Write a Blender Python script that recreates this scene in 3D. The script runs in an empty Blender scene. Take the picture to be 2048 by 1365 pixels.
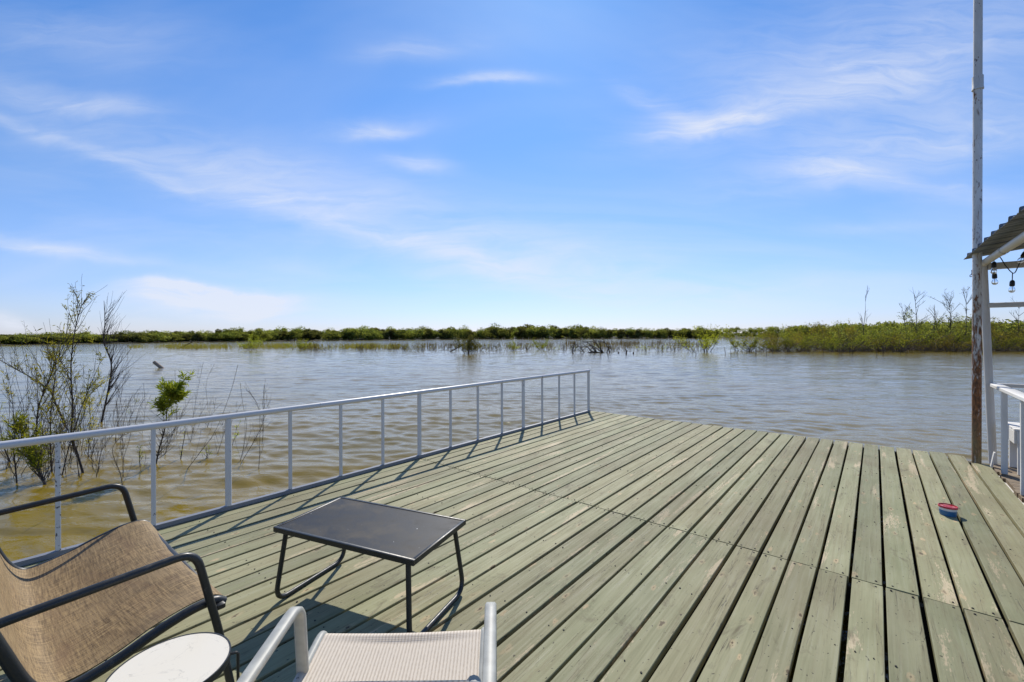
import bpy, math, random
import numpy as np
from mathutils import Vector, Matrix
R = math.radians
PI = math.pi
rnd = random.Random(7)
nrs = np.random.RandomState(11)
scene = bpy.context.scene
COL = scene.collection

# ------------------------------------------------------------------ camera
FPX, CX, CY, CAMH = 878.0, 1024.0, 672.0, 1.40      # photo pixels (2048 wide), metres
ROLL = R(0.2)
cd = bpy.data.cameras.new('camera')
cam = bpy.data.objects.new('camera', cd)
COL.objects.link(cam)
cam.location = (0, 0, CAMH)
cam.matrix_world = Matrix.Translation((0, 0, CAMH)) @ Matrix.Rotation(ROLL, 4, 'Y') @ Matrix.Rotation(PI/2, 4, 'X')
cd.sensor_width = 36.0
cd.lens = 36.0*FPX/2048.0
cd.shift_y = -(682.5-CY)/2048.0
cd.clip_start = 0.05
cd.clip_end = 12000
scene.camera = cam

# ------------------------------------------------------------------ view, world, sun
vs = scene.view_settings
vs.view_transform = 'Standard'; vs.look = 'None'; vs.gamma = 1.0; vs.exposure = 0.0
vs.use_curve_mapping = False
SUN_DIR = Vector((0.067, 0.80, 0.77)).normalized()
SUN_EL = math.asin(SUN_DIR.z); SUN_AZ = math.atan2(SUN_DIR.x, SUN_DIR.y)
world = bpy.data.worlds.new('World'); scene.world = world
world.use_nodes = True


class NT:
    """small helper for writing node trees as expressions"""
    def __init__(s, tree):
        s.t = tree; s.n = tree.nodes; s.l = tree.links
    def node(s, typ, ins=None, **kw):
        n = s.n.new(typ)
        for k, v in kw.items(): setattr(n, k, v)
        for k, v in (ins or {}).items(): s.put(n.inputs[k], v)
        return n
    def put(s, sock, v):
        if isinstance(v, bpy.types.NodeSocket): s.l.new(v, sock)
        elif isinstance(v, bpy.types.Node): s.l.new(v.outputs[0], sock)
        else: sock.default_value = v
    def m(s, op, a, b=None, c=None, clamp=False):
        n = s.n.new('ShaderNodeMath'); n.operation = op; n.use_clamp = clamp
        for i, v in enumerate((a, b, c)):
            if v is not None: s.put(n.inputs[i], v)
        return n.outputs[0]
    def mapr(s, v, a, b, c=0.0, d=1.0, smooth=False):
        n = s.n.new('ShaderNodeMapRange'); n.clamp = True
        if smooth: n.interpolation_type = 'SMOOTHSTEP'
        for i, x in enumerate((v, a, b, c, d)): s.put(n.inputs[i], x)
        return n.outputs[0]
    def mix(s, f, a, b, blend='MIX'):
        n = s.n.new('ShaderNodeMix'); n.data_type = 'RGBA'; n.blend_type = blend
        s.put(n.inputs['Factor'], f)
        s.put(n.inputs[6], (*a, 1) if isinstance(a, tuple) and len(a) == 3 else a)
        s.put(n.inputs[7], (*b, 1) if isinstance(b, tuple) and len(b) == 3 else b)
        return n.outputs[2]
    def xyz(s, x, y, z):
        n = s.n.new('ShaderNodeCombineXYZ')
        for i, v in enumerate((x, y, z)): s.put(n.inputs[i], v)
        return n.outputs[0]
    def sep(s, v):
        n = s.n.new('ShaderNodeSeparateXYZ'); s.put(n.inputs[0], v)
        return n.outputs
    def noise(s, vec, scale=1.0, detail=2.0, rough=0.5, dist=0.0, w=None):
        n = s.n.new('ShaderNodeTexNoise')
        if w is not None:
            n.noise_dimensions = '4D'; s.put(n.inputs['W'], w)
        if vec is not None: s.put(n.inputs['Vector'], vec)
        n.inputs['Scale'].default_value = scale; n.inputs['Detail'].default_value = detail
        n.inputs['Roughness'].default_value = rough; n.inputs['Distortion'].default_value = dist
        return n.outputs[0]
    def scale(s, vec, sx, sy, sz, off=(0, 0, 0)):
        n = s.n.new('ShaderNodeMapping'); s.put(n.inputs[0], vec)
        n.inputs['Scale'].default_value = (sx, sy, sz); n.inputs['Location'].default_value = off
        return n.outputs[0]


def build_world():
    T = NT(world.node_tree); T.n.clear()
    out = T.node('ShaderNodeOutputWorld')
    sky = T.node('ShaderNodeTexSky', sky_type='NISHITA', sun_disc=False)
    sky.sun_elevation = SUN_EL; sky.sun_rotation = SUN_AZ
    sky.altitude = 0; sky.air_density = 1.0; sky.dust_density = 0.15; sky.ozone_density = 2.2
    d = T.node('ShaderNodeTexCoord').outputs['Generated']
    x, y, z = T.sep(d)
    # elevation-only colour balance of the clear sky
    el = T.m('MAXIMUM', z, 0.0)
    ramp = T.node('ShaderNodeValToRGB', {0: el})
    cr = ramp.color_ramp; cr.interpolation = 'B_SPLINE'
    stops = SKY_TINT
    cr.elements[0].position = stops[0][0]; cr.elements[0].color = (*stops[0][1], 1)
    cr.elements[1].position = stops[-1][0]; cr.elements[1].color = (*stops[-1][1], 1)
    for p, c in stops[1:-1]:
        e = cr.elements.new(p); e.color = (*c, 1)
    base = T.mix(1.0, T.mix(1.0, sky.outputs[0], ramp.outputs[0], 'MULTIPLY'), (2.0, 2.0, 2.0), 'MULTIPLY')
    # cirrus: horizontal-direction coordinates of the sky (tangents of bearing and height)
    yy = T.m('MAXIMUM', y, 0.12)
    s_ = T.m('DIVIDE', x, yy); t_ = T.m('DIVIDE', z, yy)
    st = T.xyz(s_, t_, 0.0)
    warp = T.node('ShaderNodeTexNoise', {'Vector': st, 'Scale': 4.5, 'Detail': 5.0})
    wx, wy, wz = T.sep(warp.outputs[1])
    su = T.m('ADD', s_, T.m('MULTIPLY', T.m('SUBTRACT', wx, 0.5), 0.10))
    tu = T.m('ADD', t_, T.m('MULTIPLY', T.m('SUBTRACT', wy, 0.5), 0.075))
    total = None
    for (px, py, a, b, ang, k, edge) in WISPS:
        s0, t0 = (px-CX)/FPX, (CY-py)/FPX
        A, B = a/FPX, b/FPX
        ca, sa = math.cos(R(ang)), math.sin(R(ang))
        ds = T.m('SUBTRACT', su, s0); dt = T.m('SUBTRACT', tu, t0)
        p = T.m('MULTIPLY_ADD', ds, ca/A, T.m('MULTIPLY', dt, sa/A))
        q = T.m('MULTIPLY_ADD', ds, -sa/B, T.m('MULTIPLY', dt, ca/B))
        if edge: q = T.m('MULTIPLY', q, T.mapr(q, -0.4, 0.4, edge, 1.0) if edge > 0 else T.mapr(q, -0.4, 0.4, 1.0, -edge))
        r2 = T.m('MULTIPLY_ADD', p, p, T.m('MULTIPLY', q, q))
        g = T.m('MULTIPLY', T.m('POWER', 2.718, T.m('MULTIPLY', r2, -1.0)), k)
        total = g if total is None else T.m('ADD', total, g)
    fib = T.noise(T.scale(T.xyz(su, tu, 0), 4.0, 22.0, 1.0), 1.3, 7.0, 0.6, 0.8)
    fib = T.mapr(fib, 0.32, 0.66, 0.52, 1.25)
    total = T.m('MULTIPLY', total, fib)
    fwd = T.mapr(y, 0.12, 0.35)
    total = T.m('MULTIPLY', total, fwd)
    # thin veil everywhere
    zz = T.m('ADD', el, 0.18)
    pl = T.xyz(T.m('DIVIDE', x, zz), T.m('DIVIDE', y, zz), 0.0)
    veil = T.noise(T.scale(pl, 0.5, 1.1, 1.0), 1.0, 5.0, 0.55, 0.8)
    veil = T.m('MULTIPLY', T.mapr(veil, 0.42, 0.8, 0.0, 0.30), T.mapr(el, 0.0, 0.12))
    total = T.m('ADD', total, veil)
    total = T.m('MULTIPLY', total, T.mapr(z, -0.01, 0.02))
    total = T.m('MINIMUM', total, 0.85)
    col = T.mix(total, base, CLOUD_COL)
    bg = T.node('ShaderNodeBackground', {'Color': col, 'Strength': SKY_STRENGTH})
    T.l.new(bg.outputs[0], out.inputs[0])


SKY_STRENGTH = 0.10
K = 1.0
SKY_TINT = [(0.0, (.37, .41, .645)), (0.05, (.385, .435, .66)), (0.13, (.43, .49, .68)), (0.25, (.44, .535, .685)), (0.38, (.335, .525, .74)), (0.52, (.25, .505, .775)), (1.0, (.26, .46, .69))]
CLOUD_COL = (7.9, 8.35, 9.5, 1)
#        px    py    a    b   ang  strength  lower-edge sharpness (0 none)
WISPS = [(985, 160, 95, 16, 2, .50, 1.6), (750, 260, 90, 22, 4, .46, 1.5), (832, 326, 62, 16, -4, .42, 0),
         (840, 92, 120, 22, 6, .20, 0),
         (60, 252, 220, 14, -20, .15, 1.5), (280, 338, 300, 16, -19, .16, 1.5), (600, 428, 330, 22, -15, .13, 1.6),
         (900, 512, 320, 28, -16, .24, 1.5), (600, 385, 480, 70, -14, .24, 0), (1040, 545, 280, 50, -10, .25, 0), (420, 330, 320, 70, -14, .14, 0),
         (230, 212, 90, 20, 0, .26, 0), (60, 180, 150, 30, -14, .22, 0), (120, 60, 300, 60, -8, .18, 0),
         (1420, 255, 130, 26, 8, .40, 2.0), (1335, 215, 90, 20, -24, .30, 0), (1610, 210, 280, 50, 14, .34, 1.5),
         (1800, 110, 380, 120, 10, .36, 0),
         (1640, 345, 110, 20, -4, .22, 0), (1830, 305, 340, 72, 12, .40, 1.5), (1850, 378, 210, 22, -6, .30, 0),
         (90, 495, 200, 17, -7, .50, 1.5), (370, 572, 110, 36, -2, .95, -2.6), (525, 594, 62, 38, -4, 1.1, -2.8), (460, 590, 60, 26, 0, .45, -1.5), (440, 610, 230, 40, 0, .40, 0),
         (15, 645, 80, 36, -14, .60, -2.0), (230, 668, 160, 30, 0, .3, 0),
         (1760, 462, 120, 12, 2, .16, 0), (1500, 590, 260, 40, 3, .25, 0), (1180, 520, 260, 60, -10, .2, 0)]
build_world()

sd = bpy.data.lights.new('sun', 'SUN'); sd.energy = 4.6; sd.angle = R(0.53); sd.color = (1.0, 0.94, 0.84)
sun = bpy.data.objects.new('sun', sd); COL.objects.link(sun)
sun.rotation_euler = SUN_DIR.to_track_quat('Z', 'Y').to_euler()
sun.location = (0, 30, 40)

# ------------------------------------------------------------------ helpers
WATER_Z = -0.40


def at(px, py, z):
    """point at height z seen at photo pixel (px, py)"""
    a, b = (px-CX)/FPX, (CY-py)/FPX
    c, s = math.cos(ROLL), math.sin(ROLL)
    a, b = a*c+b*s, -a*s+b*c
    k = (z-CAMH)/b
    return Vector((a*k, k, z))


def at_depth(px, py, Y):
    a, b = (px-CX)/FPX, (CY-py)/FPX
    c, s = math.cos(ROLL), math.sin(ROLL)
    a, b = a*c+b*s, -a*s+b*c
    return Vector((a*Y, Y, CAMH+b*Y))


def props(o, label=None, cat=None, group=None, kind=None):
    if label: o['label'] = label
    if cat: o['category'] = cat
    if group: o['group'] = group
    if kind: o['kind'] = kind
    return o


def thing(name, label, cat, loc=(0, 0, 0), rz=0.0, group=None):
    o = bpy.data.objects.new(name, None); COL.objects.link(o)
    o.empty_display_size = 0.2
    o.location = loc; o.rotation_euler = (0, 0, rz)
    return props(o, label, cat, group)


def link(name, me, parent=None, loc=(0, 0, 0), rot=(0, 0, 0)):
    o = bpy.data.objects.new(name, me); COL.objects.link(o)
    o.location = loc; o.rotation_euler = rot
    if parent: o.parent = parent
    return o


def np_mesh(name, v, f, mat, smooth=False):
    """v (N,3), f (M,3|4) -> mesh"""
    me = bpy.data.meshes.new(name)
    v = np.ascontiguousarray(v, dtype=np.float32); f = np.ascontiguousarray(f, dtype=np.int32)
    n = f.shape[1]
    me.vertices.add(len(v)); me.vertices.foreach_set('co', v.ravel())
    me.loops.add(f.size); me.loops.foreach_set('vertex_index', f.ravel())
    me.polygons.add(len(f)); me.polygons.foreach_set('loop_start', np.arange(0, f.size, n, dtype=np.int32))
    if smooth: me.polygons.foreach_set('use_smooth', np.ones(len(f), dtype=bool))
    me.update(calc_edges=True); me.validate()
    if mat: me.materials.append(mat)
    return me


class MB:
    def __init__(s): s.v = []; s.f = []
    def add(s, vs, fs):
        o = len(s.v); s.v += [tuple(p) for p in vs]; s.f += [tuple(i+o for i in f) for f in fs]
    def box(s, x0, x1, y0, y1, z0, z1, M=None):
        vs = [Vector((x, y, z)) for z in (z0, z1) for y in (y0, y1) for x in (x0, x1)]
        if M: vs = [M @ p for p in vs]
        s.add(vs, [(0, 2, 3, 1), (4, 5, 7, 6), (0, 1, 5, 4), (2, 6, 7, 3), (0, 4, 6, 2), (1, 3, 7, 5)])
    def cbox(s, x0, x1, y0, y1, z0, z1, c=0.004, M=None):
        """box with chamfered edges, rounded rectangle in plan and bevelled top/bottom"""
        def ring(e, z):
            return [(x0+e+c, y0+e, z), (x1-e-c, y0+e, z), (x1-e, y0+e+c, z), (x1-e, y1-e-c, z),
                    (x1-e-c, y1-e, z), (x0+e+c, y1-e, z), (x0+e, y1-e-c, z), (x0+e, y0+e+c, z)]
        vs = ring(c, z0)+ring(0, z0+c)+ring(0, z1-c)+ring(c, z1)
        vs = [Vector(p) for p in vs]
        if M: vs = [M @ p for p in vs]
        fs = [tuple(range(7, -1, -1)), tuple(range(24, 32))]
        for k in range(3):
            for i in range(8):
                j = (i+1) % 8; fs.append((k*8+i, k*8+j, k*8+8+j, k*8+8+i))
        s.add(vs, fs)
    def tube(s, pts, rad, n=10, caps=True, up=None, flat=1.0):
        """tube along pts; rad number or list; flat scales the second section axis"""
        pts = [Vector(p) for p in pts]
        m = len(pts)
        if not isinstance(rad, (list, tuple)): rad = [rad]*m
        tan = []
        for i in range(m):
            a = pts[max(i-1, 0)]; b = pts[min(i+1, m-1)]
            t = (b-a); tan.append(t.normalized() if t.length > 1e-9 else Vector((0, 0, 1)))
        u = Vector(up) if up is not None else (Vector((0, 0, 1)) if abs(tan[0].z) < 0.9 else Vector((1, 0, 0)))
        vs = []; prev = None
        for i in range(m):
            t = tan[i]
            base = u if prev is None or up is not None else prev
            n1 = (base - t*base.dot(t))
            if n1.length < 1e-6: n1 = t.orthogonal()
            n1.normalize(); n2 = t.cross(n1); prev = n1
            for k in range(n):
                a = 2*PI*k/n
                vs.append(pts[i]+n1*(math.cos(a)*rad[i]*flat)+n2*(math.sin(a)*rad[i]))
        fs = []
        for i in range(m-1):
            for k in range(n):
                j = (k+1) % n
                fs.append((i*n+k, i*n+j, i*n+n+j, i*n+n+k))
        if caps:
            fs.append(tuple(range(n-1, -1, -1))); fs.append(tuple((m-1)*n+k for k in range(n)))
        s.add(vs, fs)
    def lathe(s, prof, n=24, M=None, cap0=True, cap1=True):
        vs = []
        for (r, z) in prof:
            for k in range(n):
                a = 2*PI*k/n; vs.append(Vector((r*math.cos(a), r*math.sin(a), z)))
        if M: vs = [M @ p for p in vs]
        fs = []
        for i in range(len(prof)-1):
            for k in range(n):
                j = (k+1) % n
                fs.append((i*n+k, i*n+j, i*n+n+j, i*n+n+k))
        if cap0: fs.append(tuple(range(n-1, -1, -1)))
        if cap1: fs.append(tuple((len(prof)-1)*n+k for k in range(n)))
        s.add(vs, fs)
    def sheet(s, grid, thick=0.0):
        """grid[i][j] points; optional thickness downward along normals"""
        ni, nj = len(grid), len(grid[0])
        top = [Vector(p) for row in grid for p in row]
        def id(i, j): return i*nj+j
        fs = [(id(i, j), id(i+1, j), id(i+1, j+1), id(i, j+1)) for i in range(ni-1) for j in range(nj-1)]
        if thick:
            nor = []
            for i in range(ni):
                for j in range(nj):
                    a = top[id(min(i+1, ni-1), j)]-top[id(max(i-1, 0), j)]
                    b = top[id(i, min(j+1, nj-1))]-top[id(i, max(j-1, 0))]
                    nor.append(a.cross(b).normalized())
            o = len(top)
            top2 = [p-n*thick for p, n in zip(top, nor)]
            fs2 = [tuple(o+k for k in reversed(f)) for f in fs]
            edge = [id(i, 0) for i in range(ni)]+[id(ni-1, j) for j in range(1, nj)] + \
                   [id(i, nj-1) for i in range(ni-2, -1, -1)]+[id(0, j) for j in range(nj-2, 0, -1)]
            fs3 = [(edge[(k+1) % len(edge)], edge[k], o+edge[k], o+edge[(k+1) % len(edge)]) for k in range(len(edge))]
            s.add(top+top2, fs+fs2+fs3)
        else: s.add(top, fs)
    def mesh(s, name, mat, angle=40):
        me = bpy.data.meshes.new(name)
        me.from_pydata([tuple(p) for p in s.v], [], s.f); me.update()
        if angle:
            me.polygons.foreach_set('use_smooth', [True]*len(me.polygons))
            me.set_sharp_from_angle(angle=R(angle))
        if mat: me.materials.append(mat)
        return me
    def obj(s, name, mat, parent=None, loc=(0, 0, 0), rot=(0, 0, 0), angle=40):
        return link(name, s.mesh(name, mat, angle), parent, loc, rot)


def smooth_path(pts, r, n=6):
    """round the corners of a polyline with radius-like cut r"""
    pts = [Vector(p) for p in pts]; out = [pts[0]]
    for i in range(1, len(pts)-1):
        a, b, c = pts[i-1], pts[i], pts[i+1]
        ra = min(r, (a-b).length*0.49); rc = min(r, (c-b).length*0.49)
        p = b+(a-b).normalized()*ra; q = b+(c-b).normalized()*rc
        for k in range(n+1):
            t = k/n; out.append(p*(1-t)**2+b*2*t*(1-t)+q*t*t)
    out.append(pts[-1]); return out


def catmull(pts, per=6):
    pts = [Vector(p) for p in pts]; P = [pts[0]*2-pts[1]]+pts+[pts[-1]*2-pts[-2]]
    out = []
    for i in range(1, len(P)-2):
        for k in range(per):
            t = k/per
            out.append(0.5*((2*P[i])+(P[i+1]-P[i-1])*t+(2*P[i-1]-5*P[i]+4*P[i+1]-P[i+2])*t*t+(3*P[i]-P[i-1]-3*P[i+1]+P[i+2])*t**3))
    out.append(pts[-1]); return out


# ------------------------------------------------------------------ materials
def new_mat(name):
    m = bpy.data.materials.new(name); m.use_nodes = True
    T = NT(m.node_tree); T.n.clear()
    out = T.node('ShaderNodeOutputMaterial')
    return m, T, out


def pbr(name, build):
    """build(T) -> dict of Principled inputs"""
    m, T, out = new_mat(name)
    b = T.node('ShaderNodeBsdfPrincipled')
    for k, v in build(T).items():
        if k == 'Bump': 
            bp = T.node('ShaderNodeBump', {'Height': v[0], 'Strength': v[1], 'Distance': v[2]})
            T.put(b.inputs['Normal'], bp.outputs[0])
        else:
            if k == 'Base Color' and isinstance(v, tuple) and len(v) == 3: v = (*v, 1)
            T.put(b.inputs[k], v)
    T.l.new(b.outputs[0], out.inputs[0])
    return m


def objco(T): return T.node('ShaderNodeTexCoord').outputs['Object']
def orand(T): return T.node('ShaderNodeObjectInfo').outputs['Random']


def m_plank(T):
    """weathered sage paint on softwood; local x runs along the board"""
    co = objco(T); w = T.m('MULTIPLY', orand(T), 60.0)
    x, y, z = T.sep(co)
    g1 = T.noise(T.scale(co, 2.2, 70, 20), 1.0, 4.0, 0.6, 0.4, w)       # grain
    g2 = T.noise(T.scale(co, 1.1, 16, 8), 1.0, 5.0, 0.6, 1.2, w)        # streaks
    blot = T.noise(T.scale(co, 1.4, 3.0, 3), 1.0, 4.0, 0.6, 0.2, w)     # broad tone
    fine = T.noise(T.scale(co, 30, 160, 60), 1.0, 3.0, 0.6, 0, w)
    paint = T.mix(T.mapr(blot, 0.32, 0.68), (0.236, 0.242, 0.130), (0.348, 0.338, 0.200))
    paint = T.mix(T.m('MULTIPLY', T.mapr(orand(T), 0.0, 1.0), 0.55), paint, (0.325, 0.285, 0.160))
    paint = T.mix(T.mapr(g1, 0.50, 0.74, 0, 0.34), paint, (0.165, 0.168, 0.105))
    paint = T.mix(T.mapr(g1, 0.46, 0.27, 0, 0.20), paint, (0.42, 0.41, 0.31))
    # brown weathering
    br = T.m('MULTIPLY', T.mapr(g2, 0.48, 0.66), T.mapr(fine, 0.30, 0.60))
    paint = T.mix(T.m('MULTIPLY', br, 0.5), paint, (0.20, 0.155, 0.085))
    # worn to bare wood in long patches
    wr = T.noise(T.scale(co, 0.9, 9.0, 4), 1.0, 3.0, 0.55, 0.6, T.m('ADD', w, 17.3))
    wr = T.m('ADD', wr, T.m('MULTIPLY', T.m('SUBTRACT', fine, 0.5), 0.30))
    wr = T.mapr(wr, 0.615, 0.65)
    paint = T.mix(T.m('MULTIPLY', wr, 0.85), paint, (0.54, 0.44, 0.285))
    # knots: sparse stretched cells
    kv = T.node('ShaderNodeVectorMath', {0: T.scale(co, 3.6, 9.0, 1), 1: T.xyz(T.m('MULTIPLY', w, 7.3), T.m('MULTIPLY', w, 3.1), 0)}, operation='ADD').outputs[0]
    kc = T.node('ShaderNodeTexVoronoi', {'Vector': kv, 'Scale': 1.0}, voronoi_dimensions='2D')
    dist = kc.outputs['Distance']; cr, cg, cb = T.sep(kc.outputs['Color'])
    wob = T.noise(T.scale(co, 24, 60, 20), 1.0, 3.0, 0.6, 0, w)
    dk = T.m('ADD', dist, T.m('MULTIPLY', T.m('SUBTRACT', wob, 0.5), 0.34))
    dk = T.m('ADD', dk, T.m('MULTIPLY', cg, 0.09))
    on = T.m('GREATER_THAN', cr, 0.62)
    ring = T.m('MULTIPLY', T.mapr(dk, 0.19, 0.14), on)
    core = T.m('MULTIPLY', T.mapr(dk, 0.09, 0.05), on)
    paint = T.mix(T.m('MULTIPLY', ring, T.mapr(cg, 0.2, 0.8, 0.25, 0.85)), paint, (0.50, 0.38, 0.22))
    paint = T.mix(T.m('MULTIPLY', core, T.mapr(cb, 0.0, 0.8, 0.5, 1.0)), paint, (0.085, 0.055, 0.03))
    pos = T.node('ShaderNodeNewGeometry').outputs['Position']
    big = T.noise(pos, 0.9, 4.0, 0.6, 0.6)
    paint = T.mix(T.mapr(big, 0.48, 0.70, 0, 0.5), paint, (0.215, 0.175, 0.095))
    stain = T.noise(T.scale(co, 3.2, 7.0, 3), 1.0, 5.0, 0.68, 1.0, T.m('ADD', w, 31.0))
    paint = T.mix(T.mapr(stain, 0.58, 0.70, 0, 0.7), paint, (0.120, 0.095, 0.055))
    paint = T.mix(T.mapr(stain, 0.34, 0.27, 0, 0.25), paint, (0.44, 0.40, 0.27))
    # small dark specks
    sp = T.noise(T.scale(co, 40, 75, 40), 1.0, 1.0, 0.5, 0, w)
    sp = T.m('MULTIPLY', T.mapr(sp, 0.70, 0.74), 0.8)
    paint = T.mix(sp, paint, (0.05, 0.042, 0.03))
    # hairline cracks
    ck = T.noise(T.scale(co, 1.3, 42, 8), 1.0, 2.0, 0.5, 0.5, T.m('ADD', w, 5.1))
    ck = T.m('MULTIPLY', T.mapr(T.m('ABSOLUTE', T.m('SUBTRACT', ck, 0.5)), 0.010, 0.0), T.mapr(g2, 0.47, 0.6))
    paint = T.mix(T.m('MULTIPLY', ck, 0.75), paint, (0.05, 0.045, 0.03))
    tone = T.m('ADD', 0.80, T.m('MULTIPLY', T.m('FRACT', T.m('MULTIPLY', orand(T), 9.7)), 0.30))
    paint = T.mix(1.0, paint, T.xyz(tone, tone, T.m('MULTIPLY', tone, 0.97)), 'MULTIPLY')
    h = T.m('ADD', T.m('MULTIPLY', g1, 0.6), T.m('MULTIPLY', ck, -0.8))
    h = T.m('SUBTRACT', h, T.m('MULTIPLY', core, 0.8))
    return {'Base Color': paint, 'Roughness': T.mapr(g1, 0.3, 0.7, 0.62, 0.85), 'Specular IOR Level': 0.3, 'Bump': (h, 0.35, 0.004)}


def m_greywood(T):
    co = objco(T); w = T.m('MULTIPLY', orand(T), 60.0)
    g = T.noise(T.scale(co, 2.5, 60, 30), 1.0, 4.0, 0.6, 0.5, w)
    b = T.noise(co, 5.0, 3.0, 0.5, 0, w)
    c = T.mix(T.mapr(g, 0.3, 0.7), (0.30, 0.225, 0.145), (0.13, 0.09, 0.055))
    c = T.mix(T.mapr(b, 0.4, 0.7, 0, 0.5), c, (0.33, 0.29, 0.22))
    return {'Base Color': c, 'Roughness': 0.85, 'Bump': (g, 0.5, 0.004)}


def m_joist(T):
    g = T.noise(T.scale(objco(T), 2.5, 30, 30), 1.0, 3.0)
    return {'Base Color': T.mix(g, (0.10, 0.085, 0.06), (0.045, 0.038, 0.03)), 'Roughness': 0.9}


def painted(base, chip, amount=0.70, rough=0.45, sc=14.0, dirt=0.35):
    def f(T):
        co = objco(T); w = T.m('MULTIPLY', orand(T), 40.0)
        n = T.noise(co, sc, 4.0, 0.65, 0.3, w)
        d = T.noise(co, 2.5, 4.0, 0.6, 0.2, w)
        c = T.mix(T.mapr(d, 0.42, 0.75, 0, dirt), base, tuple(a*b for a, b in zip(base, (0.72, 0.66, 0.55))))
        k = T.mapr(n, amount, amount+0.02)
        c = T.mix(k, c, chip)
        return {'Base Color': c, 'Roughness': T.mapr(k, 0, 1, rough, 0.85),
                'Bump': (T.m('SUBTRACT', T.m('MULTIPLY', d, 0.2), k), 0.3, 0.002)}
    return f


def m_rustpole(T):
    """white-painted steel pipe, rust taking over toward the water; object origin at deck level"""
    co = objco(T); x, y, z = T.sep(co)
    n = T.noise(T.scale(co, 34, 34, 9), 1.0, 6.0, 0.7, 0.6)
    f = T.noise(T.scale(co, 60, 60, 25), 1.0, 4.0, 0.6)
    big = T.noise(T.scale(co, 6, 6, 2.2), 1.0, 3.0, 0.6)
    thr = T.mapr(z, 0.5, 2.35, 0.36, 0.60)
    cover = T.mapr(n, T.m('ADD', thr, -0.05), T.m('ADD', thr, 0.06))
    paint = T.mix(T.mapr(big, 0.4, 0.7), (0.66, 0.655, 0.64), (0.50, 0.48, 0.44))
    rust = T.mix(T.mapr(f, 0.35, 0.65), (0.29, 0.125, 0.048), (0.085, 0.042, 0.022))
    mud = T.mix(f, (0.30, 0.235, 0.12), (0.17, 0.125, 0.06))
    rust = T.mix(T.m('MULTIPLY', T.mapr(z, 0.55, 0.25), T.mapr(big, 0.3, 0.6)), rust, mud)
    spot = T.mapr(T.noise(T.scale(co, 60, 60, 16), 1.0, 2.0, 0.6), 0.66, 0.70)
    c = T.mix(cover, paint, rust)
    c = T.mix(T.m('MULTIPLY', spot, 0.9), c, (0.07, 0.045, 0.03))
    return {'Base Color': c, 'Roughness': T.mapr(cover, 0, 1, 0.45, 0.9), 'Bump': (T.m('ADD', cover, T.m('MULTIPLY', f, 0.5)), 0.35, 0.003)}


def m_pipeupper(T):
    co = objco(T)
    big = T.noise(T.scale(co, 6, 6, 2), 1.0, 3.0, 0.6)
    n = T.noise(T.scale(co, 30, 30, 9), 1.0, 4.0, 0.7)
    c = T.mix(T.mapr(big, 0.4, 0.7), (0.60, 0.60, 0.585), (0.46, 0.45, 0.42))
    k = T.mapr(n, 0.63, 0.66)
    c = T.mix(k, c, (0.12, 0.085, 0.06))
    return {'Base Color': c, 'Roughness': 0.5, 'Bump': (k, 0.3, 0.002)}


def m_brownsling(T):
    """woven sling: local x = depth, y = width"""
    co = objco(T)
    x, y, z = T.sep(co)
    arc = T.xyz(T.m('SUBTRACT', x, T.m('MULTIPLY', z, 0.8)), y, 0)
    a = T.noise(T.scale(arc, 9, 190, 1), 1.0, 4.0, 0.8)
    b = T.noise(T.scale(arc, 190, 9, 1), 1.0, 4.0, 0.8)
    w = T.m('MULTIPLY', T.m('ADD', a, b), 0.5)
    blot = T.noise(T.scale(arc, 5, 4, 1), 1.0, 3.0, 0.6)
    blot2 = T.noise(T.scale(arc, 9, 2.5, 1), 1.0, 3.0, 0.6, 0.5)
    c = T.mix(T.mapr(w, 0.40, 0.60), (0.056, 0.033, 0.015), (0.41, 0.285, 0.135))
    c = T.mix(T.mapr(blot, 0.38, 0.68, 0, 0.45), c, (0.27, 0.195, 0.105))
    c = T.mix(T.mapr(blot2, 0.52, 0.7, 0, 0.4), c, (0.15, 0.085, 0.045))
    return {'Base Color': c, 'Roughness': 0.7, 'Specular IOR Level': 0.3, 'Bump': (w, 0.5, 0.002)}


def m_whitesling(T):
    co = objco(T); x, y, z = T.sep(co)
    st = T.m('SINE', T.m('MULTIPLY', T.m('ADD', y, T.m('MULTIPLY', T.noise(T.scale(co, 40, 300, 40), 1.0, 2.0), 0.0012)), 2*PI/0.0105))
    st2 = T.m('SINE', T.m('MULTIPLY', x, 2*PI/0.004))
    n = T.noise(T.scale(co, 90, 420, 90), 1.0, 2.0, 0.6)
    f = T.m('ADD', T.m('MULTIPLY', st, 0.5), T.m('MULTIPLY', T.m('SUBTRACT', n, 0.5), 1.4))
    c = T.mix(T.mapr(f, -0.2, 0.65), (0.68, 0.60, 0.485), (0.46, 0.385, 0.295))
    return {'Base Color': c, 'Roughness': 0.75, 'Specular IOR Level': 0.2, 'Bump': (T.m('ADD', st, T.m('MULTIPLY', st2, 0.4)), 0.25, 0.001)}


def m_marble(T):
    co = objco(T)
    n = T.noise(T.scale(co, 5, 5, 5), 1.0, 6.0, 0.6, 2.2)
    v = T.mapr(T.m('ABSOLUTE', T.m('SUBTRACT', n, 0.5)), 0.012, 0.0)
    msk = T.mapr(T.noise(co, 7.0, 2.0), 0.45, 0.62)
    c = T.mix(T.m('MULTIPLY', T.m('MULTIPLY', v, msk), 0.6), (0.78, 0.715, 0.575), (0.36, 0.33, 0.27))
    return {'Base Color': c, 'Roughness': 0.25, 'Specular IOR Level': 0.4}


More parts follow.
